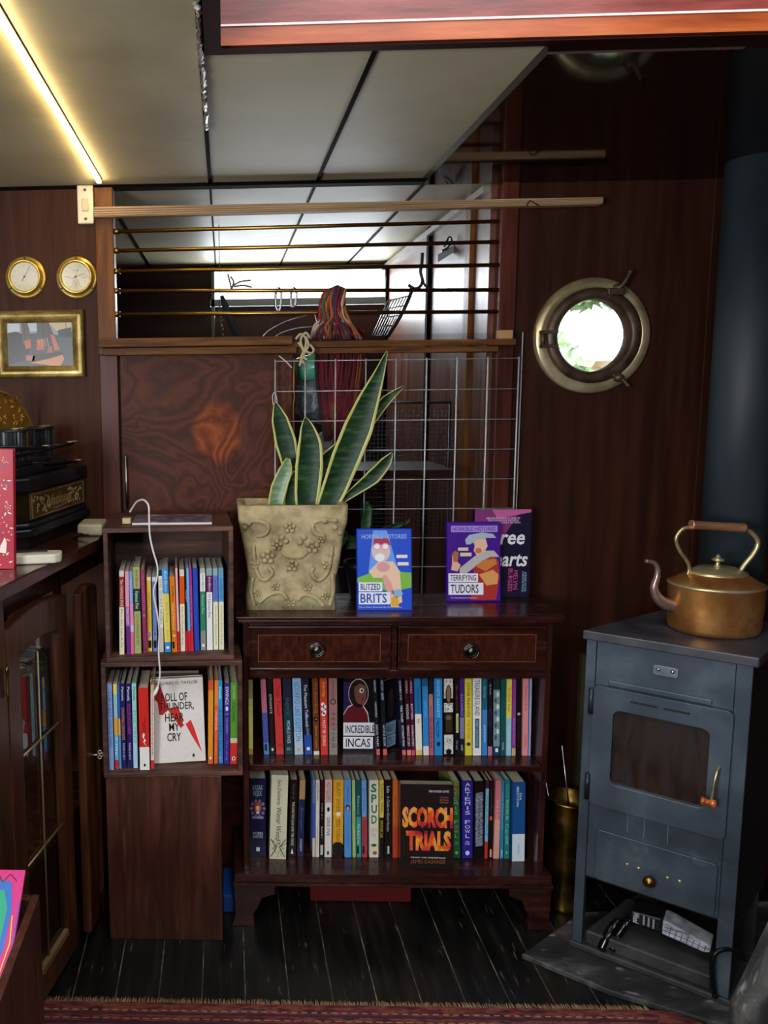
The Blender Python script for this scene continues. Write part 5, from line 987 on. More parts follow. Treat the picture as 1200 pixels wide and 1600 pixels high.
# front plate above the base opening, uprights
xl1 = sx(913, 1300); xr0 = sx(1134, 1300); zlow1 = szl(1119, 1431)
zb_ = (zo+zlow1)/2
b = BM(); box(b, .022, W_-.03, .004, .0135, zb_, H_-.0225); obj('front_plate', b, m_stove, st, .001)
b = BM(); box(b, 0, .0215, 0, .03, 0, H_-.0225); obj('left_upright', b, m_stove, st, .002)
b = BM(); box(b, W_-.0295, W_, 0, .03, 0, H_-.0225); obj('right_upright', b, m_stove, st, .002)
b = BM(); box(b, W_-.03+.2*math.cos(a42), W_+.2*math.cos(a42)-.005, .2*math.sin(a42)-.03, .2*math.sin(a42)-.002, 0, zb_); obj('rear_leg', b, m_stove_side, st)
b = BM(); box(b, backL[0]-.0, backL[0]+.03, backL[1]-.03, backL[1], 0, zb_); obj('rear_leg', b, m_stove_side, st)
# door with window cut-out
dx0, dx1 = sx(924, 1160), sx(1141, 1200); dz0, dz1 = (szl(921, 1254)+szl(1135, 1309))/2, (szl(925, 1071)+szl(1146, 1106))/2
wx0_, wx1_ = sx(957, 1160), sx(1106, 1200); wz0_, wz1_ = (szl(954, 1221)+szl(1104, 1263))/2, (szl(960, 1108)+szl(1108, 1136))/2
outer = frect(dx0, dx1, dz0, dz1, .012); inner = frect(wx0_, wx1_, wz0_, wz1_, .016)
b = BM(); n = len(outer)
def vv(pts, y): return [b.verts.new((x, y, z)) for x, z in pts]
o1, i1, o2, i2 = vv(outer, -.012), vv(inner, -.012), vv(outer, .0035), vv(inner, .0035)
for k in range(n):
    k2 = (k+1) % n; b.faces.new((o1[k], o1[k2], i1[k2], i1[k])); b.faces.new((o2[k], i2[k], i2[k2], o2[k2])); b.faces.new((o1[k], o2[k], o2[k2], o1[k2])); b.faces.new((i1[k], i1[k2], i2[k2], i2[k]))
dr = obj('stove_door', b, m_stove, st, .0012)
m_soot = tex('sooted_door_glass', ['#0a0808', '#1a1412', '#2c2018', '#20262c'], 9, (3, 1, .7), .2, bump=.05, dist=.4, coat=.3)
b = BM(); prism(b, frect(wx0_-.003, wx1_+.003, wz0_-.003, wz1_+.003, .016), -.004, .002, 'Y'); obj('door_window', b, m_soot, dr)
b = BM()
for p0_, p1_ in (((986,1098),(1028,1107)), ((1037,1109),(1079,1119))):
    x0, x1 = sx(*p0_), sx(*p1_); zc = szl((p0_[0]+p1_[0])/2, (p0_[1]+p1_[1])/2); zc = dz1-.022
    prism(b, frect(x0, x1, zc-.0022, zc+.0022, .002, 3), -.0132, -.012, 'Y')
obj('air_slots', b, m_black, dr)
for y0_, y1_ in ((1073, 1112), (1206, 1246)):
    xh = sx(925 if y0_ < 1200 else 919, (y0_+y1_)/2); b = BM(); tube(b, [(xh, -.012, szl(925, y1_)), (xh, -.012, szl(925, y0_))], .0058, 10); obj('hinge', b, m_iron, dr)
hx, hzt = sx(1125, 1197), szl(1125, 1197); hx2, hz2 = sx(1115, 1243), szl(1115, 1240)
b = BM(); tube(b, smooth_path([(hx, -.01, hzt+.004), (hx-.004, -.03, hzt-.004), (hx2, -.038, (hzt+hz2)/2), (hx2-.002, -.04, hz2)], 4), [.0028]*13, 8); hd = obj('handle_rod', b, m_brass_p, dr)
b = BM(); lathe(b, [(0, 0), (.007, .001), (.0088, .004), (.008, .008), (.0055, .0115), (.0055, .014), (.008, .018), (.0092, .022), (.0085, .028), (0, .03)], 18, Matrix.Translation((hx2-.022, -.04, hz2-.004)) @ Matrix.Rotation(PI/2, 4, 'Y')); obj('wooden_grip', b, tex('glossy_orange_grip', ['#6a2410', '#a84818', '#d07838'], 20, rough=.2, bump=0, coat=.6), hd, label='turned glossy orange wooden grip')
# maker's plate holder
x0, x1 = sx(1020, 1045), sx(1060, 1052); zc = (szl(1040, 1048)); b = BM(); prism(b, frect(x0, x1, zc-.013, zc+.009, .005), -.001, .004, 'Y'); lp = obj('latch_plate', b, tex('worn_pale_steel', ['#5a626c', '#8c949e'], 14, rough=.35, metal=.6, bump=.05), st, .0008)
for u in (.22, .78): b = BM(); lathe(b, [(0, 0), (.0042, 0), (.003, .002), (0, .003)], 12, Matrix.Translation((x0+(x1-x0)*u, -.001, zc)) @ RX); obj('rivet', b, m_steel, lp)
b = BM(); box(b, dx0+.028, dx1-.04, -.001, .004, dz1+.001, dz1+.014); obj('deflector_ridge', b, m_stove, st, .002)
# ash door
ax0, ax1 = sx(931, 1330), sx(1119, 1390); az1 = (szl(931, 1294)+szl(1119, 1350))/2; az0 = zb_+.004
b = BM(); prism(b, frect(ax0, ax1, az0, az1, .008), -.003, .0035, 'Y'); ad = obj('ash_door', b, m_stove, st, .001)
for px, py in ((980,1350),(998,1356),(1043,1371),(1062,1376)): b = BM(); lathe(b, [(0, 0), (.0042, 0), (.0036, .0012), (0, .0015)], 14, Matrix.Translation((sx(px, py), -.003, szl(px, py))) @ RX); obj('vent_rivet', b, m_brass_p, ad)
b = BM(); lathe(b, [(0, 0), (.006, 0), (.006, .01), (.012, .014), (.0125, .021), (.008, .024), (.006, .024), (.005, .026), (0, .027)], 22, Matrix.Translation((sx(1016, 1371), -.003, szl(1016, 1371))) @ RX); obj('damper_knob', b, m_brass_d, ad)
b = BM()
for px, yy0, yy1 in ((981,1274,1302),(1007,1281,1311),(1044,1291,1320)): x_ = sx(px, yy0); box(b, x_-.0006, x_+.0006, .0028, .0042, szl(px, yy1), szl(px, yy0))
obj('scratch_marks', b, flat('#6c747c', .6), st)
# hearth
hp_ = [(815,1490),(955,1548),(1170,1613),(1330,1640),(1500,1500),(1300,1400),(905,1425),(884,1442)]
b = BM(); pts = [Z(x, y, .014) for x, y in hp_]; prism(b, [(p.x, p.y) for p in pts], .0, .014, 'Z'); tag(obj('hearth_board', b, m_hearth, bevel=.003), 'grey ash-dusted hearth board on the floor under the stove', 'hearth')
sl = thing('base_slab', 'dark grey slab the stove stands on, its edge showing between the legs', 'slab', (LA.x, LA.y, .0145), (0, 0, srz))
b = BM(); prism(b, [(-.006, -.004), (W_+.006, -.004), (W_+.16, .15), (backL[0]+.1, backL[1]+.1), (backL[0]-.03, backL[1]+.0)], 0, .0152, 'Z'); obj('slab_body', b, m_slab, sl, .003)
b = BM(); prism(b, [(.028, .006), (W_-.034, .006), (W_-.034, .18), (.09, .2)], .0155, .05, 'Z'); obj('ash_tray', b, m_slab, sl, .004)
# things under the stove
def under(px, py, back, z): x, zz = sp(px, py, back); return Vector((x, back, 0))
t = thing('newspaper', 'folded newspaper with black masthead and white pages, stuffed under the stove', 'newspaper', wm(st) @ Vector((.145, .05, .0655)), (0, 0, srz-.05))
b = BM(); prism(b, [(-.03, 0), (.034, .002), (.034, .038), (-.03, .03)], 0, .05, 'Y'); obj('front_page', b, flat('#0e0f12', .5), t, .004)
b = BM(); prism(b, [(.036, .002), (.118, -.004), (.13, .0), (.132, .016), (.09, .026), (.05, .036), (.036, .036)], -.002, .05, 'Y'); obj('folded_pages', b, tex('newsprint', ['#6a6e76', '#a8acb6', '#c4c8d2'], 30, (1, 1, 2), .8, bump=.3), t, .003)
a = Art(); a.text('Wood', -.018, .017, .026, .013, '#c0c4cc', -.0006, 's', bold=.02)
for j in range(3): a.rect(-.004+.010*j, .0+.010*j, .006, .03, '#8a8e98', -.0006)
for j in range(7): a.line([(.05+.0115*j, .002-.0005*j), (.053+.0115*j, .024-.0016*j)], .0014, '#3c3e46', -.0026)
a.line([(.04, .014), (.128, .008)], .0016, '#3c3e46', -.0026); a.line([(.04, .022), (.09, .026)], .002, '#4c4e56', -.0026); a.build('printing', t)
t = thing('fire_tongs', 'glossy black curved metal strips leaning out from under the stove, left side', 'tongs', wm(st) @ Vector((.07, -.03, .03)))
for pts in (((938,1484),(948,1462),(958,1446),(966,1437)), ((955,1486),(964,1462),(976,1444),(984,1436))):
    b = BM(); tube(b, smooth_path([Z(px, py, (.036, .066, .086, .1)[j]) for j, (px, py) in enumerate(pts)], 4), lerp_list([.0085, .009, .008, .006], 13), 8, flatten=.4); obj('tong_blade', b, flat('#101114', .12, .4), t, world=True)
hk0 = Z(1117, 1560, .0305); yk = hk0.y
t = thing('poker_hook', 'black iron hooked rod standing in front of the stove right leg', 'hook', hk0)
b = BM(); tube(b, smooth_path([hk0+Vector((0, 0, .002)), A(1113, 1525, yk), A(1113, 1500, yk), A(1121, 1487, yk), A(1140, 1483, yk), A(1156, 1489, yk), A(1163, 1500, yk)], 5), .0048, 10); blob(b, hk0+Vector((0, 0, .007)), .0065); obj('hook_rod', b, flat('#15181a', .3, .5), t, world=True)
# charred board in the corner
t = thing('charred_board', 'thick dark scuffed board slanting up in the lower right corner', 'board', Z(1165, 1640, 0))
b = BM(); q = [A(x, y, 1.24) for x, y in ((1128, 1625), (1140, 1560), (1203, 1428), (1290, 1400), (1300, 1640), (1200, 1700), (1120, 1680))]
prism(b, [(p.x, p.z) for p in q], 1.13, 1.24, 'Y'); obj('board_body', b, m_hearth, t, .004, world=True)
# flue
YF_ = 1.9; cxf = A(1142, 862, YF_).x+.003
t = thing('stove_flue', 'wide blue black stove pipe rising from the stove to the ceiling', 'pipe', (cxf, YF_, zst))
b = BM(); rf = .069; lathe(b, [(0, 0), (rf, 0), (rf, ZC-zst-.001), (0, ZC-zst-.001)], 40); obj('pipe', b, m_pipe, t)
b = BM(); lathe(b, [(rf+.0005, 0), (rf+.010, 0), (rf+.010, .05), (rf+.0005, .055)], 40); obj('collar', b, m_iron, t)
# kettle
KY = Z(1113, 997, zst).y+.062; kq = lambda px, py, dy=0.0: A(px, py, KY+dy)
kc = A(1114, 985, KY).x
kt = thing('copper_kettle', 'large tarnished copper kettle with swan neck spout, on the stove top', 'kettle', (kc, KY, zst), (0, 0, 0))
hwk = (kq(1184, 950).x-kq(1045, 950).x)/2; kzt = kq(1114, 912).z-zst; sy_ = .82; kzl = kq(1114, 893).z-zst
b = BM(); lathe(b, [(0, 0), (hwk*.86, 0), (hwk*.93, .004), (hwk*.955, .012), (hwk*.985, kzt*.55), (hwk*.99, kzt*.97), (hwk*1.0, kzt), (hwk*.985, kzt+.003), (hwk*.9, kzt+.007), (hwk*.6, kzl-.002), (0, kzl)], 56, sy=sy_); obj('kettle_body', b, m_copper, kt)
b = BM(); lathe(b, [(hwk*.975, kzt-.004), (hwk*1.012, kzt-.002), (hwk*1.012, kzt+.002), (hwk*.975, kzt+.004)], 56, sy=sy_); obj('seam_band', b, m_brass_p, kt)
kzd = kq(1116, 886).z-zst; kzk = kq(1118, 868).z-zst
b = BM(); lathe(b, [(hwk*.62, kzl-.006), (hwk*.62, kzl), (hwk*.5, kzl+.004), (hwk*.4, kzl+.004+(kzd-kzl)*.6), (hwk*.2, kzd), (0, kzd+.001)], 44, sy=sy_); ld = obj('lid', b, m_brass_p, kt)
hk = kzk-kzd+.004; b = BM(); lathe(b, [(0, kzd-.001), (.009, kzd), (.004, kzd+hk*.3), (.004, kzd+hk*.42), (.0125, kzd+hk*.5), (.0125, kzd+hk*.62), (.006, kzd+hk*.72), (.0045, kzd+hk*.88), (0, kzd+hk)], 20); obj('knob', b, m_brass_p, ld)
b = BM(); sp_ = smooth_path([kq(1055,946), kq(1040,943), kq(1028,934), kq(1022,918), kq(1027,900), kq(1027,887), kq(1021,879), kq(1009,876.5)], 5); tube(b, sp_, lerp_list([.016, .0145, .0115, .0085, .0068, .0058, .005, .0046], len(sp_)), 14); obj('spout', b, m_spout, kt, world=True)
for pts in (((1082,824),(1068,826),(1058,837),(1057,848),(1063,862),(1073,876),(1077,888),(1075,898)), ((1160,827),(1172,831),(1183,843),(1183,854),(1175,868),(1162,884),(1156,896),(1160,906),(1172,914))):
    b = BM(); pp = smooth_path([kq(*p) for p in pts], 5); tube(b, pp, .0052, 10, flatten=.75); obj('handle_bracket', b, m_brass_p, kt, world=True)
b = BM(); g0, g1 = kq(1079, 820), kq(1164, 825); tube(b, [g0, g0.lerp(g1, .04), g0.lerp(g1, .06), g0.lerp(g1, .5), g0.lerp(g1, .94), g0.lerp(g1, .96), g1], [.0108, .0112, .0100, .0100, .0100, .0112, .0108], 20); obj('grip', b, m_copper_g, kt, world=True)
# brass hod with pokers, olive plank
q = Z(884, 1420, .014); hr = A(912, 1340, q.y+.04).x-A(884, 1340, q.y+.04).x; yh = 1.93; xh = A(884, 1340, yh).x; hh_ = A(884, 1258, yh-.04).z; rh = A(915, 1340, yh).x-xh
t = thing('brass_hod', 'tall round dark brass container between the bookcase and the stove', 'container', (xh, yh, .0))
b = BM(); lathe(b, [(0, 0), (rh*.85, 0), (rh*.88, .01), (rh*.8, .02), (rh*.82, hh_*.2), (rh*.9, hh_*.8), (rh*.97, hh_*.83), (rh*.92, hh_*.86), (rh, hh_*.98), (rh*1.03, hh_), (rh*.97, hh_), (rh*.85, hh_*.8), (rh*.75, .02), (0, .02)], 40); obj('hod_body', b, m_brass_d, t)
for k, (a1, b1, a2, b2, lab) in enumerate(((896, 1290, 878, 1165, 'right of the two thin steel rods standing in the brass container'), (870, 1290, 853, 1222, 'left of the two thin steel rods standing in the brass container'))):
    b = BM(); tube(b, [A(a1, b1+30, yh), A(a2, b2, yh+.01)], .0022, 6); tag(obj('fire_iron', b, m_steel), lab, 'rod', 'thin rods in the brass container')
b = BM(); q0, q1 = A(902, 1240, 2.02), A(922, 1240, 2.02); box(b, q0.x, q1.x, 2.03, 2.048, 0, A(910, 1024, 2.03).z); tag(obj('olive_plank', b, tex('olive_paint', ['#2c2a18', '#4a462c'], 5, rough=.6, bump=.1)), 'narrow olive painted plank upright behind the stove left side', 'plank')

# ================================================================== LEFT CABINET
WT = 1.012
wa = Z(0, 918, WT); we = Z(160, 840, WT); wdir = (we-wa).normalized(); 
crz = math.atan2(wdir.x, wdir.y)                          # turn of the front, clockwise from +Y
cbn = thing('glazed_cabinet', 'dark oak glazed cabinet with arched leaded doors along the left side', 'cabinet', (wa.x, wa.y, 0), (0, 0, PI/2-crz))
# local x runs away along the front, local y points left into the cabinet
LEN = 0.80; 
cp = lambda px, py, back=.036: PLN(px, py, (wa.x, wa.y, 0), PI/2-crz, back)
_e = lambda x, y: (wm(cbn).inverted() @ Vector((x, y, 0))).to_2d()[:]
xcr = A(160, 1100, c0.y).x-.010; uc = (xcr-wa.x)/math.sin(crz); LEN = (2.035-wa.y)/math.cos(crz)
b = BM(); prism(b, [(-.02, 0), (uc, 0), _e(xcr, 2.05), _e(-.98, 2.05), (-.02, .5)], WT-.028, WT, 'Z'); obj('cabinet_top', b, m_cab_top, cbn, .003)
FB = .036
def cx_(px, py): return cp(px, py)[0]
def cz_(px, py): return cp(px, py)[1]
xa_, xb2 = cx_(20, 1300), cx_(112, 1240)
xd0 = cx_(118, 1240)
b = BM(); box(b, -.02, LEN-.004, FB+.03, FB+.045, WT-.10, WT-.0285); obj('top_rail', b, m_cab, cbn)
b = BM(); box(b, -.02, xa_-.004, FB-.004, FB+.016, .0, WT-.03); obj('left_stile', b, m_cab, cbn, .003)
b = BM(); box(b, -.02, LEN-.004, .34, .35, 0, WT-.03); box(b, -.02, LEN-.004, .045, .34, .0, .07); obj('carcass_board', b, m_trimdark, cbn)
for zsh in (WT-.47, .30): b = BM(); box(b, -.015, LEN-.004, FB+.046, .339, zsh-.015, zsh); obj('shelf_board', b, m_cab, cbn)
b = BM(); box(b, xb2+.006, xd0+.0, FB+.02, FB+.035, 0, WT-.03); obj('centre_stile', b, m_trimdark, cbn)
# arched door helper
def arch_door(x0, x1, z0, z1, arch, gl, gr_, gt, y0, name):
    W = x1-x0; n = 14
    outer = [(x0, z0), (x1, z0)] + [(x1-W*k/n, z1+arch*math.sin(PI*k/n)) for k in range(n+1)]
    gx0, gx1 = x0+gl, x1-gr_; gz0 = z0+.065; gz1 = z1-gt
    inner = [(gx0, gz0), (gx1, gz0)] + [(gx1-(gx1-gx0)*k/n, gz1+arch*.9*math.sin(PI*k/n)) for k in range(n+1)]
    b = BM(); N_ = len(outer); f = lambda pts, y: [b.verts.new((x, y, z)) for x, z in pts]
    o1, i1, o2, i2 = f(outer, y0), f(inner, y0), f(outer, y0+.022), f(inner, y0+.022)
    for k in range(N_):
        k2 = (k+1) % N_; b.faces.new((o1[k], o1[k2], i1[k2], i1[k])); b.faces.new((o2[k], i2[k], i2[k2], o2[k2])); b.faces.new((o1[k], o2[k], o2[k2], o1[k2])); b.faces.new((i1[k], i1[k2], i2[k2], i2[k]))
    d = obj(name, b, m_cab, cbn, .003)
    b = BM(); f2 = [b.verts.new((x, y0+.012, z)) for x, z in inner]; b.faces.new(f2); obj('glass', b, m_cabglass, d)
    return d, (gx0, gx1, gz0, gz1)
zt_d = (cz_(104, 927)); zb_d = .02
d1, (gx0, gx1, gz0, gz1) = arch_door(xa_, xb2, zb_d, zt_d, .018, .052, .047, cz_(104, 927)-cz_(94, 984), FB-.004, 'cabinet_door')
m_came = flat('#9a8a64', .4, .6)
b = BM(); xm = (gx0+gx1)/2; tube(b, [(xm, FB+.004, gz0), (xm, FB+.004, gz1-.015)], .0024, 6)
for (px, py) in ((66, 1156), (72, 1322)): z_ = cz_(px, py); tube(b, [(gx0, FB+.004, z_), (gx1, FB+.004, z_)], .0028, 6)
obj('leaded_bars', b, m_came, d1)
b = BM(); z_ = gz0; prism(b, [(gx0, z_-.004), (gx1, z_-.004), (gx1, z_+.012), (gx0, z_+.012)], FB-.0035, FB+.008, 'Y'); obj('sill_bead', b, flat('#7a6244', .45), d1)
b = BM(); xk = xa_-.012; zk = cz_(6, 1065); lathe(b, [(0, 0), (.003, .002), (.0045, .01), (.003, .018), (.003, .05), (.0045, .058), (.003, .066), (0, .068)], 12, Matrix.Translation((xk, FB-.010, zk-.034))); obj('hinge', b, m_brass_d, cbn)
# second door stands ajar
xe_ = uc-.002
d2, (hx0_, hx1_, hz0, hz1) = arch_door(xd0, xe_, zb_d+.02, cz_(118, 922), .014, .062, .01, .05, FB-.03, 'cabinet_door')
b = BM(); xm = (hx0_+hx1_)/2; tube(b, [(xm, FB-.022, hz0), (xm, FB-.022, hz1)], .0022, 6); tube(b, [(hx0_, FB-.022, .5), (hx1_, FB-.022, .5)], .0022, 6); obj('leaded_bars', b, m_came, d2)
zk = cz_(128, 1180); ck = cp(128, 1180, -.01)
ky = thing('cabinet_key', 'small pale metal key with trefoil bow in the right cabinet door', 'key', wm(cbn) @ Vector((xd0+.052, FB-.0315, zk)), (0, 0, 0))
b = BM(); kp = [A(139, 1180, ky.location.y), A(152, 1179, ky.location.y-.012)]; tube(b, kp, .0018, 6)
for dx, dz in ((5, -4), (5, 4), (9, 0)):
    c = A(152+dx*.75, 1179+dz, ky.location.y-.014); tube(b, [c+Vector((.0042*math.cos(a), 0, .0042*math.sin(a))) for a in [2*PI*j/14 for j in range(15)]], .0013, 6)
obj('key_metal', b, flat('#d8d0b8', .35, .6), ky, world=True)
# books behind the cabinet glass
random.seed(4); zs_ = WT-.47; cc = ['#5a1c20', '#2a3c4a', '#1c2c38', '#48585c', '#2c2c34', '#3c4c50', '#5a2a30', '#30404c', '#28343c', '#4a5458', '#3a2a2c', '#24343c']
xq = gx0-.01; i = 0
while xq < gx1+.01:
    wd = .016+.014*random.random(); hh = .235+.015*random.random()
    M_ = wm(cbn); p = M_ @ Vector((xq+wd/2, .075, zs_))
    spine_book(p, hh, wd*.95, .13, PI/2-crz, 0, [(1, cc[i % len(cc)])], ORD[i]+' dim book from the near end behind the left cabinet glass', 'books behind the cabinet glass'); xq += wd; i += 1
# on the cabinet: cash register
RZB = WT+.028; ra = Z(44, 842, RZB); rb_ = Z(148, 802, RZB); rrz = math.atan2(rb_.y-ra.y, rb_.x-ra.x)
rg = thing('cash_register', 'antique black and brass cash register with ornate brass plates, on the cabinet top', 'cash register', (ra.x, ra.y, RZB), (0, 0, rrz))
RP = lambda px, py, back=0.0: PLN(px, py, (ra.x, ra.y, RZB), rrz, back)
RL = min(RP(148, 802)[0], (2.035-ra.y)/math.sin(rrz)); RD = .20
b = BM(); prism(b, [(.02, .012), (RL-.01, .012), (RL-.01, RD-.01), (-.01, RD-.01), (-.01, .035)], -.0275, -.0005, 'Z'); obj('black_plinth', b, m_black, rg, .002)
def rpz(px, py, back=0.0): return RP(px, py, back)[1]
zb1 = rpz(44, 825); zb2 = rpz(44, 770); zb3 = rpz(44, 748)
b = BM(); prism(b, [(.012, -.004), (RL+.006, -.004), (RL+.006, RD), (-.02, RD), (-.02, .03)], 0, .02, 'Z'); prism(b, [(.014, .002), (RL, .002), (RL, RD-.005), (-.012, RD-.005), (-.012, .03)], .0202, zb1+.008, 'Z'); obj('base_moulding', b, m_iron, rg, .004)
b = BM(); prism(b, [(.03, .012), (RL-.004, .012), (RL-.004, RD-.02), (0, RD-.02), (0, .035)], zb1+.008, zb2, 'Z'); obj('drawer_case', b, tex('dark_brass_case', ['#2c2014', '#4c3a22'], 8, rough=.4, metal=.7, bump=.05), rg, .002)
b = BM(); prism(b, [(.016, .0), (RL+.002, .0), (RL+.002, RD-.01), (-.018, RD-.01), (-.018, .028)], zb2, zb3, 'Z'); obj('lid_moulding', b, m_iron, rg, .004)
px0_ = RP(52, 800)[0]; zpa, zpb = zb1+.012, zb2-.004; xpe = RL-.012
b = BM(); box(b, px0_, xpe, .006, .0118, zpa, zpb); dpl = obj('drawer_plate', b, tex('dark_plate_brass', ['#54401f', '#8a6c3c'], 12, rough=.4, metal=.6, bump=.08), rg, .002)
b = BM(); random.seed(8)
for (u0, u1, v0, v1) in ((px0_+.004, xpe-.004, zpa+.004, zpa+.006), (px0_+.004, xpe-.004, zpb-.006, zpb-.004), (px0_+.004, px0_+.006, zpa+.004, zpb-.004), (xpe-.006, xpe-.004, zpa+.004, zpb-.004)): box(b, u0, u1, .004, .0065, v0, v1)
wpl = xpe-px0_
for _ in range(60):
    u = random.random(); 
    if .3 < u < .68: u = random.choice((u*.45, 1-(1-u)*.4))
    c = (px0_+.012+(wpl-.024)*u, zpa+.012+(zpb-zpa-.024)*random.random()); r = .003+.004*random.random(); a0 = random.random()*6
    tube(b, [(c[0]+r*(1-.12*j)*math.cos(a0+j*.8), .0055, c[1]+r*(1-.12*j)*math.sin(a0+j*.8)) for j in range(7)], .0011, 5)
obj('scroll_relief', b, m_brass_p, dpl)
a = Art(); a.mats.append(flat('#b8a070', .4, .3)); text_into(a.bm, 'National', px0_+wpl*.5, (zpa+zpb)/2+.002, wpl*.5, (zpb-zpa)*.42, .0045, 0, slant=.45, bold=.02); a.line([(px0_+wpl*.38, zpa+.012), (px0_+wpl*.72, zpa+.018)], .0015, '#b8a478', .0045); a.build('maker_lettering', dpl)
# near end brass plate
b = BM(); box(b, -.0025, 0, .042, .14, zb1+.012, zb2-.006); 
for j in range(9): blob(b, (-.003, .05, zb1+.018+j*(zb2-zb1-.03)/8), .0022, sub=1); blob(b, (-.003, .05+.008*j, zb1+.018), .0022, sub=1)
obj('end_plate', b, m_brass, rg)
b = BM(); box(b, .02, RL*.82, .03, RD-.04, zb3, zb3+.022); box(b, .03, RL*.6, .04, RD-.05, zb3+.0222, zb3+.036); obj('key_step', b, m_iron, rg, .004)
# fluted key drums
for (pxa, pxb, pyt, pyb_) in ((11, 52, 672, 704), (55, 92, 668, 700)):
    u0, u1 = RP(pxa, pyt, .05)[0], RP(pxb, pyt, .05)[0]; z1_ = RP((pxa+pxb)/2, pyt, .05)[1]; z0_ = zb3+.03; cxk = (u0+u1)/2; rk = (u1-u0)/2*.55
    b = BM(); n = 22; prof = []
    for i_ in range(n*2): a = PI*i_/n; r = .030*(1 if i_ % 2 else .9); prof.append((cxk+r*math.cos(a), .07+r*math.sin(a)))
    prism(b, prof, z0_, z1_-.004, 'Z'); kd = obj('fluted_drum', b, m_iron, rg)
    b = BM(); lathe(b, [(0, z1_-.004), (.034, z1_-.004), (.035, z1_), (.03, z1_+.003), (0, z1_+.003)], 28, Matrix.Translation((cxk, .07, 0))); obj('drum_cap', b, m_iron, kd)
    for s in (-.6, .4): b = BM(); lathe(b, [(0, 0), (.012, 0), (.012, .002), (0, .003)], 16, Matrix.Translation((cxk+s*.022, .055, z1_+.003))); obj('key_disc', b, m_brass_p, kd)
for (pxs, py_, pxe, pye) in ((22, 716, 110, 691), (24, 700, 72, 697), (50, 726, 122, 719), (90, 698, 116, 690)):
    s0 = RP(pxs, py_, .02); s1 = RP(pxe, pye, .0); b = BM(); tube(b, [(s0[0], .06, s0[1]), ((s0[0]+s1[0])/2, .02, (s0[1]+s1[1])/2-.004), (s1[0], -.0, s1[1]-.003)], [.008, .006, .005], 8, flatten=.5); kl = obj('key_lever', b, m_iron, rg)
    b = BM(); lathe(b, [(0, 0), (.011, 0), (.011, .0022), (.0, .003)], 18, Matrix.Translation((s1[0], 0, s1[1]))); obj('key_button', b, m_brass_p, kl)
# crest
cb0 = .13; b = BM(); z0c = zb3+.02
pts = [(u, RP(px, py, cb0)[1]) for px, py in ((58, 668), (50, 662), (44, 650), (36, 636), (24, 622), (10, 613), (-6, 608), (-20, 608), (-40, 614), (-60, 628), (-74, 650)) for u in (RP(px, py, cb0)[0],)]
prism(b, [(pts[0][0], z0c)] + pts + [(pts[-1][0], z0c)], cb0, cb0+.008, 'Y'); cr_ = obj('brass_crest', b, m_brass, rg, .002)
b = BM(); tube(b, [(x, cb0-.001, z-.004) for x, z in pts], .0028, 6); random.seed(6)
for _ in range(46):
    px, py = -30+82*random.random(), 622+42*random.random()
    if (px > 30 and py < 645) or px > 45: continue
    u, z_ = RP(px, py, cb0); r = .004+.005*random.random(); a0 = random.random()*6; tube(b, [(u+r*(1-.12*j)*math.cos(a0+j*.8), cb0-.001, z_+r*(1-.12*j)*math.sin(a0+j*.8)) for j in range(7)], .0013, 5)
obj('crest_relief', b, m_brass, cr_)
# other things on the cabinet
q = Z(22, 884, WT); t = thing('card_reader', 'cream handheld card terminal lying on the cabinet top', 'card reader', (q.x, q.y, WT+.0005), (0, 0, math.radians(8)))
wr = A(98, 868, q.y+.03).x-q.x; b = BM(); prism(b, [(-.09, 0), (wr-.012, .006), (wr, .018), (wr, .05), (-.06, .075), (-.09, .07)], 0, .02, 'Z'); obj('reader_body', b, flat('#c8c4b2', .5), t, .004)
b = BM(); box(b, -.05, wr-.03, .03, .055, .0203, .0235); obj('keypad', b, m_black, t, .001)
b = BM(); q = Z(128, 822, WT); q2 = Z(158, 845, WT); box(b, q2.x-.07, q2.x-.006, q2.y+.06, q2.y+.15, WT+.0005, WT+.03); tag(obj('card_box', b, flat('#b4ac94', .6), bevel=.006), 'pale cream small carton at the far end of the cabinet top beside the register', 'carton')
b = BM(); random.seed(12); tube(b, smooth_path([Vector((q2.x-.08+.05*random.random(), q2.y+.02+.03*random.random(), WT+.004+.008*random.random())) for _ in range(7)], 5), .0022, 6); tag(obj('cable_bundle', b, m_black), 'tangled thin black cable in front of the cream carton', 'cable')
# red patterned book standing at the frame's left edge
q = Z(22, 889, WT); rbk = thing('book', 'red hardback with pale leaf and blossom pattern, standing at the left edge on the cabinet', 'book', (q.x, q.y, WT+.0005), (0, .03, math.radians(6)))
hr_ = A(15, 703, q.y).z-WT; b = BM(); box(b, -.14, 0, 0, .003, 0, hr_); box(b, -.14, 0, .027, .030, 0, hr_); obj('cover', b, flat('#b01c34', .35), rbk)
b = BM(); box(b, -.138, -.004, .0035, .0265, .003, hr_-.003); obj('page_block', b, m_page, rbk)
a = Art(); random.seed(13)
for _ in range(70):
    x, z = -.004-.05*random.random(), hr_*(.03+.94*random.random()); k = random.random(); an = random.random()*PI
    if k < .35: a.ell(x, z, .0014, .0014, '#e8d8d0', -.0004, 8)
    elif k < .75: a.poly([(x+math.cos(an)*.005, z+math.sin(an)*.005), (x-math.sin(an)*.0018, z+math.cos(an)*.0018), (x-math.cos(an)*.005, z-math.sin(an)*.005), (x+math.sin(an)*.0018, z-math.cos(an)*.0018)], ('#e8dcd4', '#6a4088', '#e8dcd4')[int(k*30) % 3], -.0004)
    else: a.line([(x, z), (x+.006*math.cos(an), z+.006*math.sin(an)), (x+.010*math.cos(an+.6), z+.010*math.sin(an+.6))], .0008, '#6a3470' if z < hr_*.45 else '#e8dcd4', -.0006)
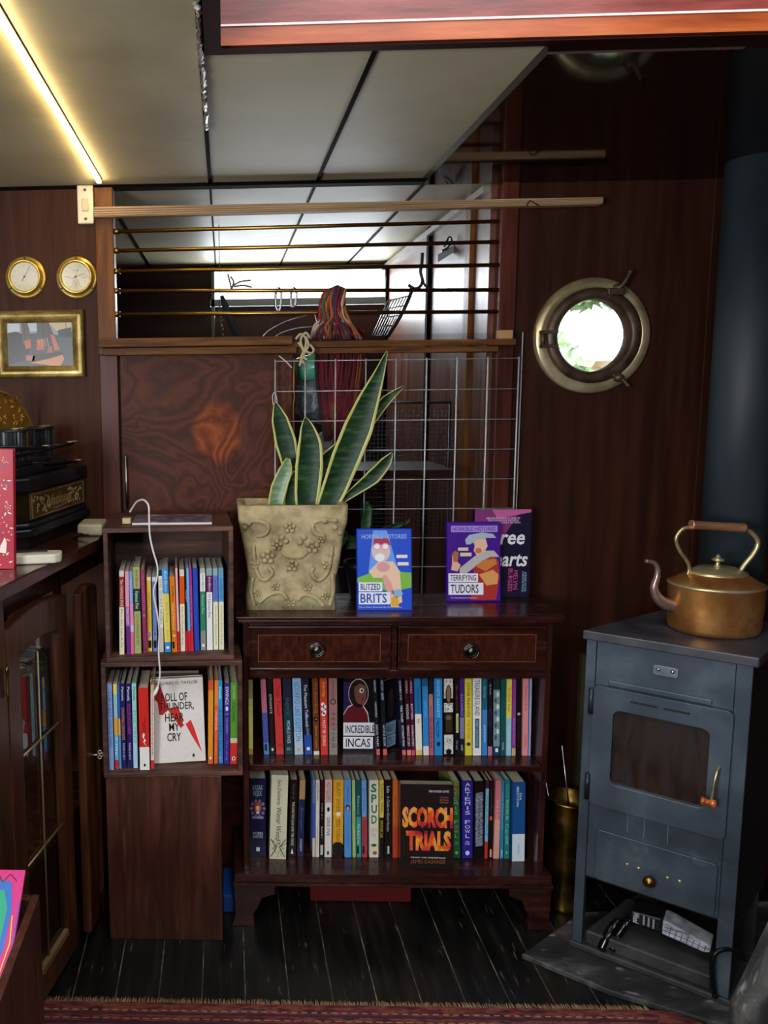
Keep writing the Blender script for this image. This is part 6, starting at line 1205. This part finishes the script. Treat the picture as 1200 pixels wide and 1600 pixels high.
a.poly([(-.03, hr_*.14), (-.016, hr_*.13), (-.014, hr_*.22), (-.018, hr_*.27), (-.026, hr_*.2)], '#ece0d4', -.0009); a.build('cover_print', rbk)
# magazine, plug and cable on the top crate
q = Z(232, 815, z3t); mz = thing('booklet', 'thin booklet with white page edges lying on the topmost crate', 'booklet', (A(205, 815, yc3+.03).x, yc3+.045, z3t+.0005), (0, 0, RZ1-.05))
wm_ = A(330, 812, yc3+.04).x-A(205, 815, yc3+.04).x; b = BM(); box(b, 0, wm_, 0, .12, 0, .0045); obj('page_block', b, flat('#d4d0d8', .6), mz)
b = BM(); box(b, 0, wm_, -.0005, .121, .0046, .0062); obj('cover', b, tex('mottled_cover', ['#2c2030', '#6a5868', '#a89aa0'], 30, rough=.4, bump=0), mz)
cbq = thing('charging_cable', 'white charging cable looping down in front of the upper two crates', 'cable', A(200, 800, yc3+.06))
yv = yc3-.022; b = BM(); pp = smooth_path([A(203,800,yc3+.06), A(208,792,yc3+.05), A(214,784,yc3+.03), A(224,781,yc3), A(232,790,yv), A(233,808,yv), A(234,835,yv), A(239,860,yv), A(246,885,yv), A(245,905,yv), A(240,925,yv), A(245,955,yv), A(249,985,yv), A(248,1020,yv), A(250,1050,yv), A(248,1068,yv), A(246,1074,yv)], 5); tube(b, pp, .0023, 8); obj('cord', b, flat('#d8d6d4', .45), cbq, world=True)
b = BM(); tube(b, [A(247,1073,yv), A(243,1082,yv-.001), A(240,1087,yv-.001)], [.003, .0048, .0042], 10); obj('connector', b, flat('#e4e2e0', .4), cbq, world=True)
q = A(201, 801, yc3+.06); b = BM(); box(b, q.x-.016, q.x+.006, yc3+.055, yc3+.075, z3t+.0005, z3t+.016); obj('plug', b, flat('#a89868', .4, .5), cbq, .002, world=True)
b = BM(); tube(b, [A(196, 712, P-.012), A(199, 795, P-.012)], .0035, 8); tag(obj('barrel_bolt', b, m_steel), 'thin upright metal bolt in the gap left of the plywood panel', 'bolt')
# ================================================================== FOREGROUND
# rug
rz0 = Z(500, 1570, 0).y
m_rug = tex('red_rug_pile', ['#1e0e18', '#4c161c', '#682426', '#7c4430', '#2a1a2a'], 40, (.6, 2.4, 1), .95, bump=.4, detail=3)
rx0, rx1 = Z(64, 1572, 0).x, Z(1075, 1590, 0).x
rgu = thing('rug', 'red and navy patterned rug with tan fringe along its far edge', 'rug', ((rx0+rx1)/2, 1.2, 0))
RA, RB, RC = Z(68, 1571, 0), Z(50, 1603, 0), Z(1008, 1571, 0); RD_ = Z(1118, 1607, 0)
kl = (RB.x-RA.x)/(RB.y-RA.y); kr = (RD_.x-RC.x)/(RD_.y-RC.y); rx0, rx1 = RA.x, RC.x
rl = lambda y: RA.x+kl*(y-RA.y)+.004
rr_ = lambda y: min(RC.x+kr*(y-RC.y)-.004, 1.02)
ys_ = [rz0-.012, rz0-.05, rz0-.1, 1.2, .75]
b = BM(); prism(b, [(rl(y), y) for y in ys_]+[(rr_(y), y) for y in ys_[::-1]], .0005, .010, 'Z'); obj('woven_field', b, m_rug, rgu, world=True)
a = Art(); zz = .0104
b = BM()
def strip(y0, y1, x0, x1): v = [b.verts.new(q) for q in ((x0, y0, zz), (x1, y0, zz), (x1, y1, zz), (x0, y1, zz))]; b.faces.new(v)
x = rx0+.005
while x < rx1-.02:
    strip(rz0-.036, rz0-.033, x, x+.012); strip(rz0-.058, rz0-.056, x+.004, x+.018); x += .022
obj('border_dashes', b, flat('#9a7a58', .9), rgu, world=True, recalc=False)
b = BM(); strip(rz0-.046, rz0-.040, rx0+.003, rx1-.003); strip(rz0-.072, rz0-.064, rx0+.003, rx1-.003); obj('navy_band', b, flat('#38182c', .9), rgu, world=True, recalc=False)
b = BM(); random.seed(17); x = rx0
while x < rx1:
    ln = .010+.012*random.random(); dx = (random.random()-.5)*.012; tube(b, [(x, rz0-.014, .006), (x+dx*.5, rz0-.004+ln*.4, .005), (x+dx, rz0+ln*.6, .002)], [.0016, .0014, .0008], 4); x += .0028
f_ = obj('fringe', b, tex('tan_fringe', ['#6a5034', '#a0805a'], 60, rough=.95, bump=0), rgu, world=True); f_['kind'] = 'stuff'
# display crate with a leaflet, lower left
qc = A(62, 1397, 1.235); xr_ = qc.x; zc_ = qc.z
t = thing('display_box', 'dark brown open wooden box in the lower left corner of the view', 'box', (xr_-.1, 1.16, 0))
b = BM(); box(b, xr_-.014, xr_, .9, 1.235, 0, zc_); obj('right_side', b, m_crate_v, t, .002, world=True)
b = BM(); box(b, xr_-.24, xr_-.0145, 1.221, 1.235, 0, zc_); obj('far_side', b, m_crate_v, t, .002, world=True)
b = BM(); box(b, xr_-.24, xr_-.0145, .9, 1.22, zc_-.07, zc_-.058); obj('inner_floor', b, m_crate, t, world=True)
b = BM(); box(b, xr_-.254, xr_-.2405, .9, 1.235, 0, zc_); obj('left_side', b, m_crate_v, t, .002, world=True)
qk = A(46, 1389, 1.282); kx = xr_-.018
t = thing('picture_book', 'pink picture book with green and blue swirls, propped in the wooden box', 'book', (kx, 1.09, zc_-.056), (math.radians(38), 0, 0))
b = BM(); box(b, -.16, 0, 0, .008, 0, .17)
bmesh.ops.transform(b, matrix=Matrix.Identity(4), verts=b.verts[:]); bpy.data.objects[t.name].rotation_euler = (math.radians(-48), 0, 0)
obj('cover', b, flat('#c8307c', .35), t, .001)
a = Art(); y = -.0005
a.poly([(-.16,.02),(-.03,.015),(-.016,.05),(-.012,.11),(-.02,.15),(-.05,.158),(-.16,.15)], '#3c68b8', y); a.poly([(-.16,.03),(-.034,.03),(-.024,.06),(-.02,.11),(-.03,.138),(-.16,.14)], '#2aa07c', y-.0003); a.poly([(-.12,.05),(-.05,.05),(-.034,.07),(-.036,.1),(-.05,.12),(-.12,.125)], '#4cc09c', y-.0005)
a.text('ONE\nWILD', -.043, .09, .014, .03, '#d8f0e4', y-.0008); a.line([(-.016,.02),(-.007,.06),(-.01,.1)], .002, '#e0b848', y-.0006); a.line([(-.045,.164),(-.036,.15),(-.024,.163),(-.012,.152)], .0014, '#5c1c14', y-.0006); a.line([(-.008,.0),(-.002,.05),(-.002,.12)], .0022, '#7c4ab8', y-.0006)
a.build('cover_print', t)

# ================================================================== THROUGH THE OPENING
# clips on the fourth rod
for k, (px, lab) in enumerate(((435, 'left of the two steel clips hanging on the brass rods'), (459, 'right of the two steel clips hanging on the brass rods'))):
    b = BM(); y = P-.0; pts = [A(px-4, 457, y), A(px, 450, y-.008), A(px+4, 457, y), A(px+4-k, 475, y), A(px+1, 486-8*k, y), A(px-4, 478, y), A(px-4, 457, y)]; tube(b, smooth_path(pts, 4), .0032, 8); tag(obj('steel_clip', b, m_steel), lab, 'clip', 'steel clips on the brass rods')
# tassel of coloured yarn hung over the lower rods
ts = thing('yarn_tassel', 'long tassel of red, green and white twisted yarn hanging over the lower brass rods', 'tassel', A(527, 460, P+.02))
random.seed(31); cols = ['#6a1c22', '#842830', '#3c5a38', '#b0a498', '#2c3058', '#a05a28', '#5c1420', '#70202c']
bs = {c: BM() for c in cols}
rn = lambda k: (random.random()-.5)*k
for j in range(64):
    c = random.choice(cols); a_ = rn(34); d = P-.018-.010*random.random()
    pts = [A(527+a_*.8, 447+abs(a_)*.35, P-.004), A(522+a_*.9+rn(6), 456+abs(a_)*.3, d), A(519+a_+rn(8), 474+rn(8), d-.003), A(521+a_*1.05+rn(12), 494+rn(8), d), A(523+a_*1.7+rn(12), 510+rn(8), d+.012), A(526+a_*2.3+rn(8), 530, P+.006)]
    tube(bs[c], smooth_path(pts, 4), .0026+.0022*random.random(), 5)
for j in range(80):
    c = random.choice(['#6a1c22', '#842830', '#5c1420', '#70202c', '#3c2c30', '#8a4a2c', '#7a2430']); bs.setdefault(c, BM()); o_ = rn(12)
    tube(bs[c], smooth_path([A(530+o_*6.4, 500+abs(o_)*3, P+.03), A(532+o_*6, 530, P+.05), A(530+o_*5.6+rn(8), 575, P+.055+rn(.02)), A(527+o_*4.6+rn(10), 630, P+.055), A(527+o_*3+rn(10), 655+38*random.random(), P+.055)], 4), .0026+.0022*random.random(), 5)
for c, b in bs.items():
    if b.verts: obj('yarn_strands', b, flat(c, .95), ts, world=True)['kind'] = 'stuff'
# green tumbler
qg = A(490, 573, P+.09); t = thing('green_tumbler', 'translucent green plastic tumbler lying sideways under the sill', 'tumbler', qg, (0, math.radians(80), math.radians(8)))
r_ = 22*(P+.09)/F_PX; b = BM(); lathe(b, [(0, -.045), (r_*.75, -.045), (r_*.8, -.04), (r_, .045), (r_*1.08, .046), (r_*1.08, .052), (r_*.96, .052), (r_*.74, -.038), (0, -.038)], 32); obj('tumbler_body', b, flat('#62b890', .3, coat=.3), t)
t2 = thing('clear_bag', 'crumpled grey clear plastic bag behind the plywood edge below the green tumbler', 'bag', A(488, 640, P+.12))
b = BM(); random.seed(14); blob(b, A(488, 625, P+.12), (.05, .035, .07), sub=3, noise=.25); obj('crumpled_plastic', b, tex('crinkled_plastic', ['#3a4048', '#6c747c', '#a8b0b8'], 30, rough=.3, bump=.3), t2, world=True)
b = BM(); blob(b, A(512, 700, P+.12), (.045, .03, .05), sub=3, noise=.3); tag(obj('white_cloth', b, flat('#a8a8ae', .8)), 'crumpled white cloth seen low behind the snake plant leaves', 'cloth')
# shelf carrying them
b = BM(); q = A(500, 735, P+.05); box(b, xo, A(700,735,P+.1).x, P+.035, P+.3, q.z-.02, q.z); struct('trim_24', b, m_trimdark)
# torn edge of the plywood
b = BM(); random.seed(19); pts = [A(459+2*(random.random()-.5), 560+i*12, P-.005) for i in range(12)]; tube(b, pts, [.0015+.002*random.random() for _ in pts], 5); struct('trim_25', b, flat('#9a6a3c', .9))
# fine mesh rack in the next cabin
ym = P+.32; x0, x1 = A(566, 700, ym).x, A(702, 700, ym).x; z0, z1 = A(600, 835, ym).z, A(600, 640, ym).z
t = thing('fine_wire_rack', 'fine grey wire mesh rack standing in the dark cabin behind the grid', 'rack', ((x0+x1)/2, ym, z0))
b = BM(); 
for j in range(23): x = x0+(x1-x0)*j/22; tube(b, [(x, ym, z0), (x, ym, z1)], .0011, 4)
for j in range(31): z = z0+(z1-z0)*j/30; tube(b, [(x0, ym, z), (x1, ym, z)], .0011, 4)
obj('mesh_wires', b, flat('#5c6470', .4, .7), t, world=True)
b = BM(); 
for x in (x0, x1): tube(b, [(x, ym, 0.0), (x, ym, z1+.02)], .004, 8)
tube(b, [(x0, ym, z1+.02), (x1, ym, z1+.02)], .004, 8); obj('rack_frame', b, flat('#4c525c', .4, .7), t, world=True)
# black coat hook and hook rail, wire basket, loops
yhk = P+.5
t = thing('black_coat_hook', 'black double ended iron hook hanging against the pale cupboard door', 'hook', A(655, 420, yhk)); b = BM(); tube(b, smooth_path([A(660,395,yhk), A(659,412,yhk), A(657,425,yhk), A(660,438,yhk), A(656,448,yhk), A(647,451,yhk), A(638,445,yhk)], 5), .0052, 8); tube(b, smooth_path([A(660,435,yhk), A(664,446,yhk), A(672,450,yhk)], 4), .004, 8); obj('hook_iron', b, m_iron, t, world=True)
b = BM(); yw = XRR-.02; tube(b, [A(675, 345, 2.8), A(674, 480, 2.8), A(672, 640, 2.8)], .0018, 6); tag(obj('pull_cord', b, m_black), 'thin black cord hanging down past the pale cupboard door', 'cord')
t = thing('wall_bracket', 'small white angled bracket with black hook near the right end of the rods', 'bracket', A(700, 385, P+.35)); b = BM(); yy = P+.35; q = [A(x, y, yy) for x, y in ((684,410),(684,398),(726,372),(728,382))]; prism(b, [(p.x, p.z) for p in q], yy, yy+.01, 'Y'); obj('bracket_plate', b, flat('#8c949c', .5), t, world=True)
b = BM(); tube(b, smooth_path([A(694,386,yy-.01), A(702,370,yy-.01), A(706,378,yy-.015), A(698,388,yy-.015), A(690,392,yy-.015)], 4), .003, 6); obj('small_hook', b, m_iron, t, world=True)
t = thing('wire_basket', 'tilted wire basket of thin pale bars hanging behind the two lowest rods', 'basket', A(610, 490, P+.5)); yy = P+.5
b = BM()
for i in range(8): u = i/7; tube(b, [A(606+34*u, 470-8*u-0, yy), A(582+26*u, 524, yy+.03)], .0018, 5)
for j in range(5): v = j/4; tube(b, [A(606-24*v, 470+54*v, yy+.03*v), A(640-32*v, 462+62*v, yy+.03*v)], .0022, 5)
obj('basket_wires', b, m_steel, t, world=True)
b = BM(); tube(b, smooth_path([A(644,447,yy), A(642,458,yy), A(628,490,yy+.0), A(606,526,yy+.02)], 4), .006, 8); obj('black_rim', b, m_iron, t, world=True)
for k, (pts, lab) in enumerate(((((408,548),(412,524),(440,505),(475,494),(492,492),(500,548)), 'upper of two thin pale wire arcs in the dark behind the lowest rod'), (((424,548),(430,526),(455,515),(480,511),(496,514),(504,548)), 'lower of two thin pale wire arcs in the dark behind the lowest rod'))):
    b = BM(); tube(b, smooth_path([A(x, y, P+.033) for x, y in pts], 5), .0016, 6); tag(obj('wire_hanger', b, m_steel), lab, 'wire', 'wire arcs behind the lowest rod')
t = thing('dark_scarf', 'dark grey green cloth strap hanging by the left edge of the far window', 'strap', A(365, 500, P+.5)); b = BM(); yy = P+.5
pts = smooth_path([A(x, y, yy) for x, y in ((346,462),(352,478),(360,500),(374,528),(386,545))], 4); tube(b, pts, lerp_list([.008, .015, .018, .02, .018], len(pts)), 8, flatten=.35); obj('strap_cloth', b, flat('#20282c', .8), t, world=True)
b = BM(); yy = P+.5; tube(b, [(A(343, 470, yy).x, yy, ZC-.001), A(343, 474, yy)], .0012, 5)
for j in range(9): c = A(343+.8*j, 478+7*j, yy); tube(b, [c+Vector((.004*math.cos(a)*(1 if j % 2 else .3), .004*math.cos(a)*(.3 if j % 2 else 1), .007*math.sin(a))) for a in [2*PI*i/10 for i in range(11)]], .0013, 5)
tag(obj('thin_chain', b, flat('#5c5c5c', .4, .8)), 'thin chain on a cord hanging from the ceiling at the far window left edge', 'chain')
t = thing('dried_stem', 'small pale dried branching stem lying against the bright far window', 'stem', A(366, 445, YREAR-.1)); b = BM(); yy = YREAR-.1
for pts in (((362,452),(365,440),(360,432)), ((364,446),(376,440),(392,438)), ((365,448),(380,446),(394,449)), ((362,452),(358,436),(356,428))): tube(b, smooth_path([A(x, y, yy) for x, y in pts], 4), .004, 5)
obj('stem_branches', b, flat('#7c6c5c', .8), t, world=True)
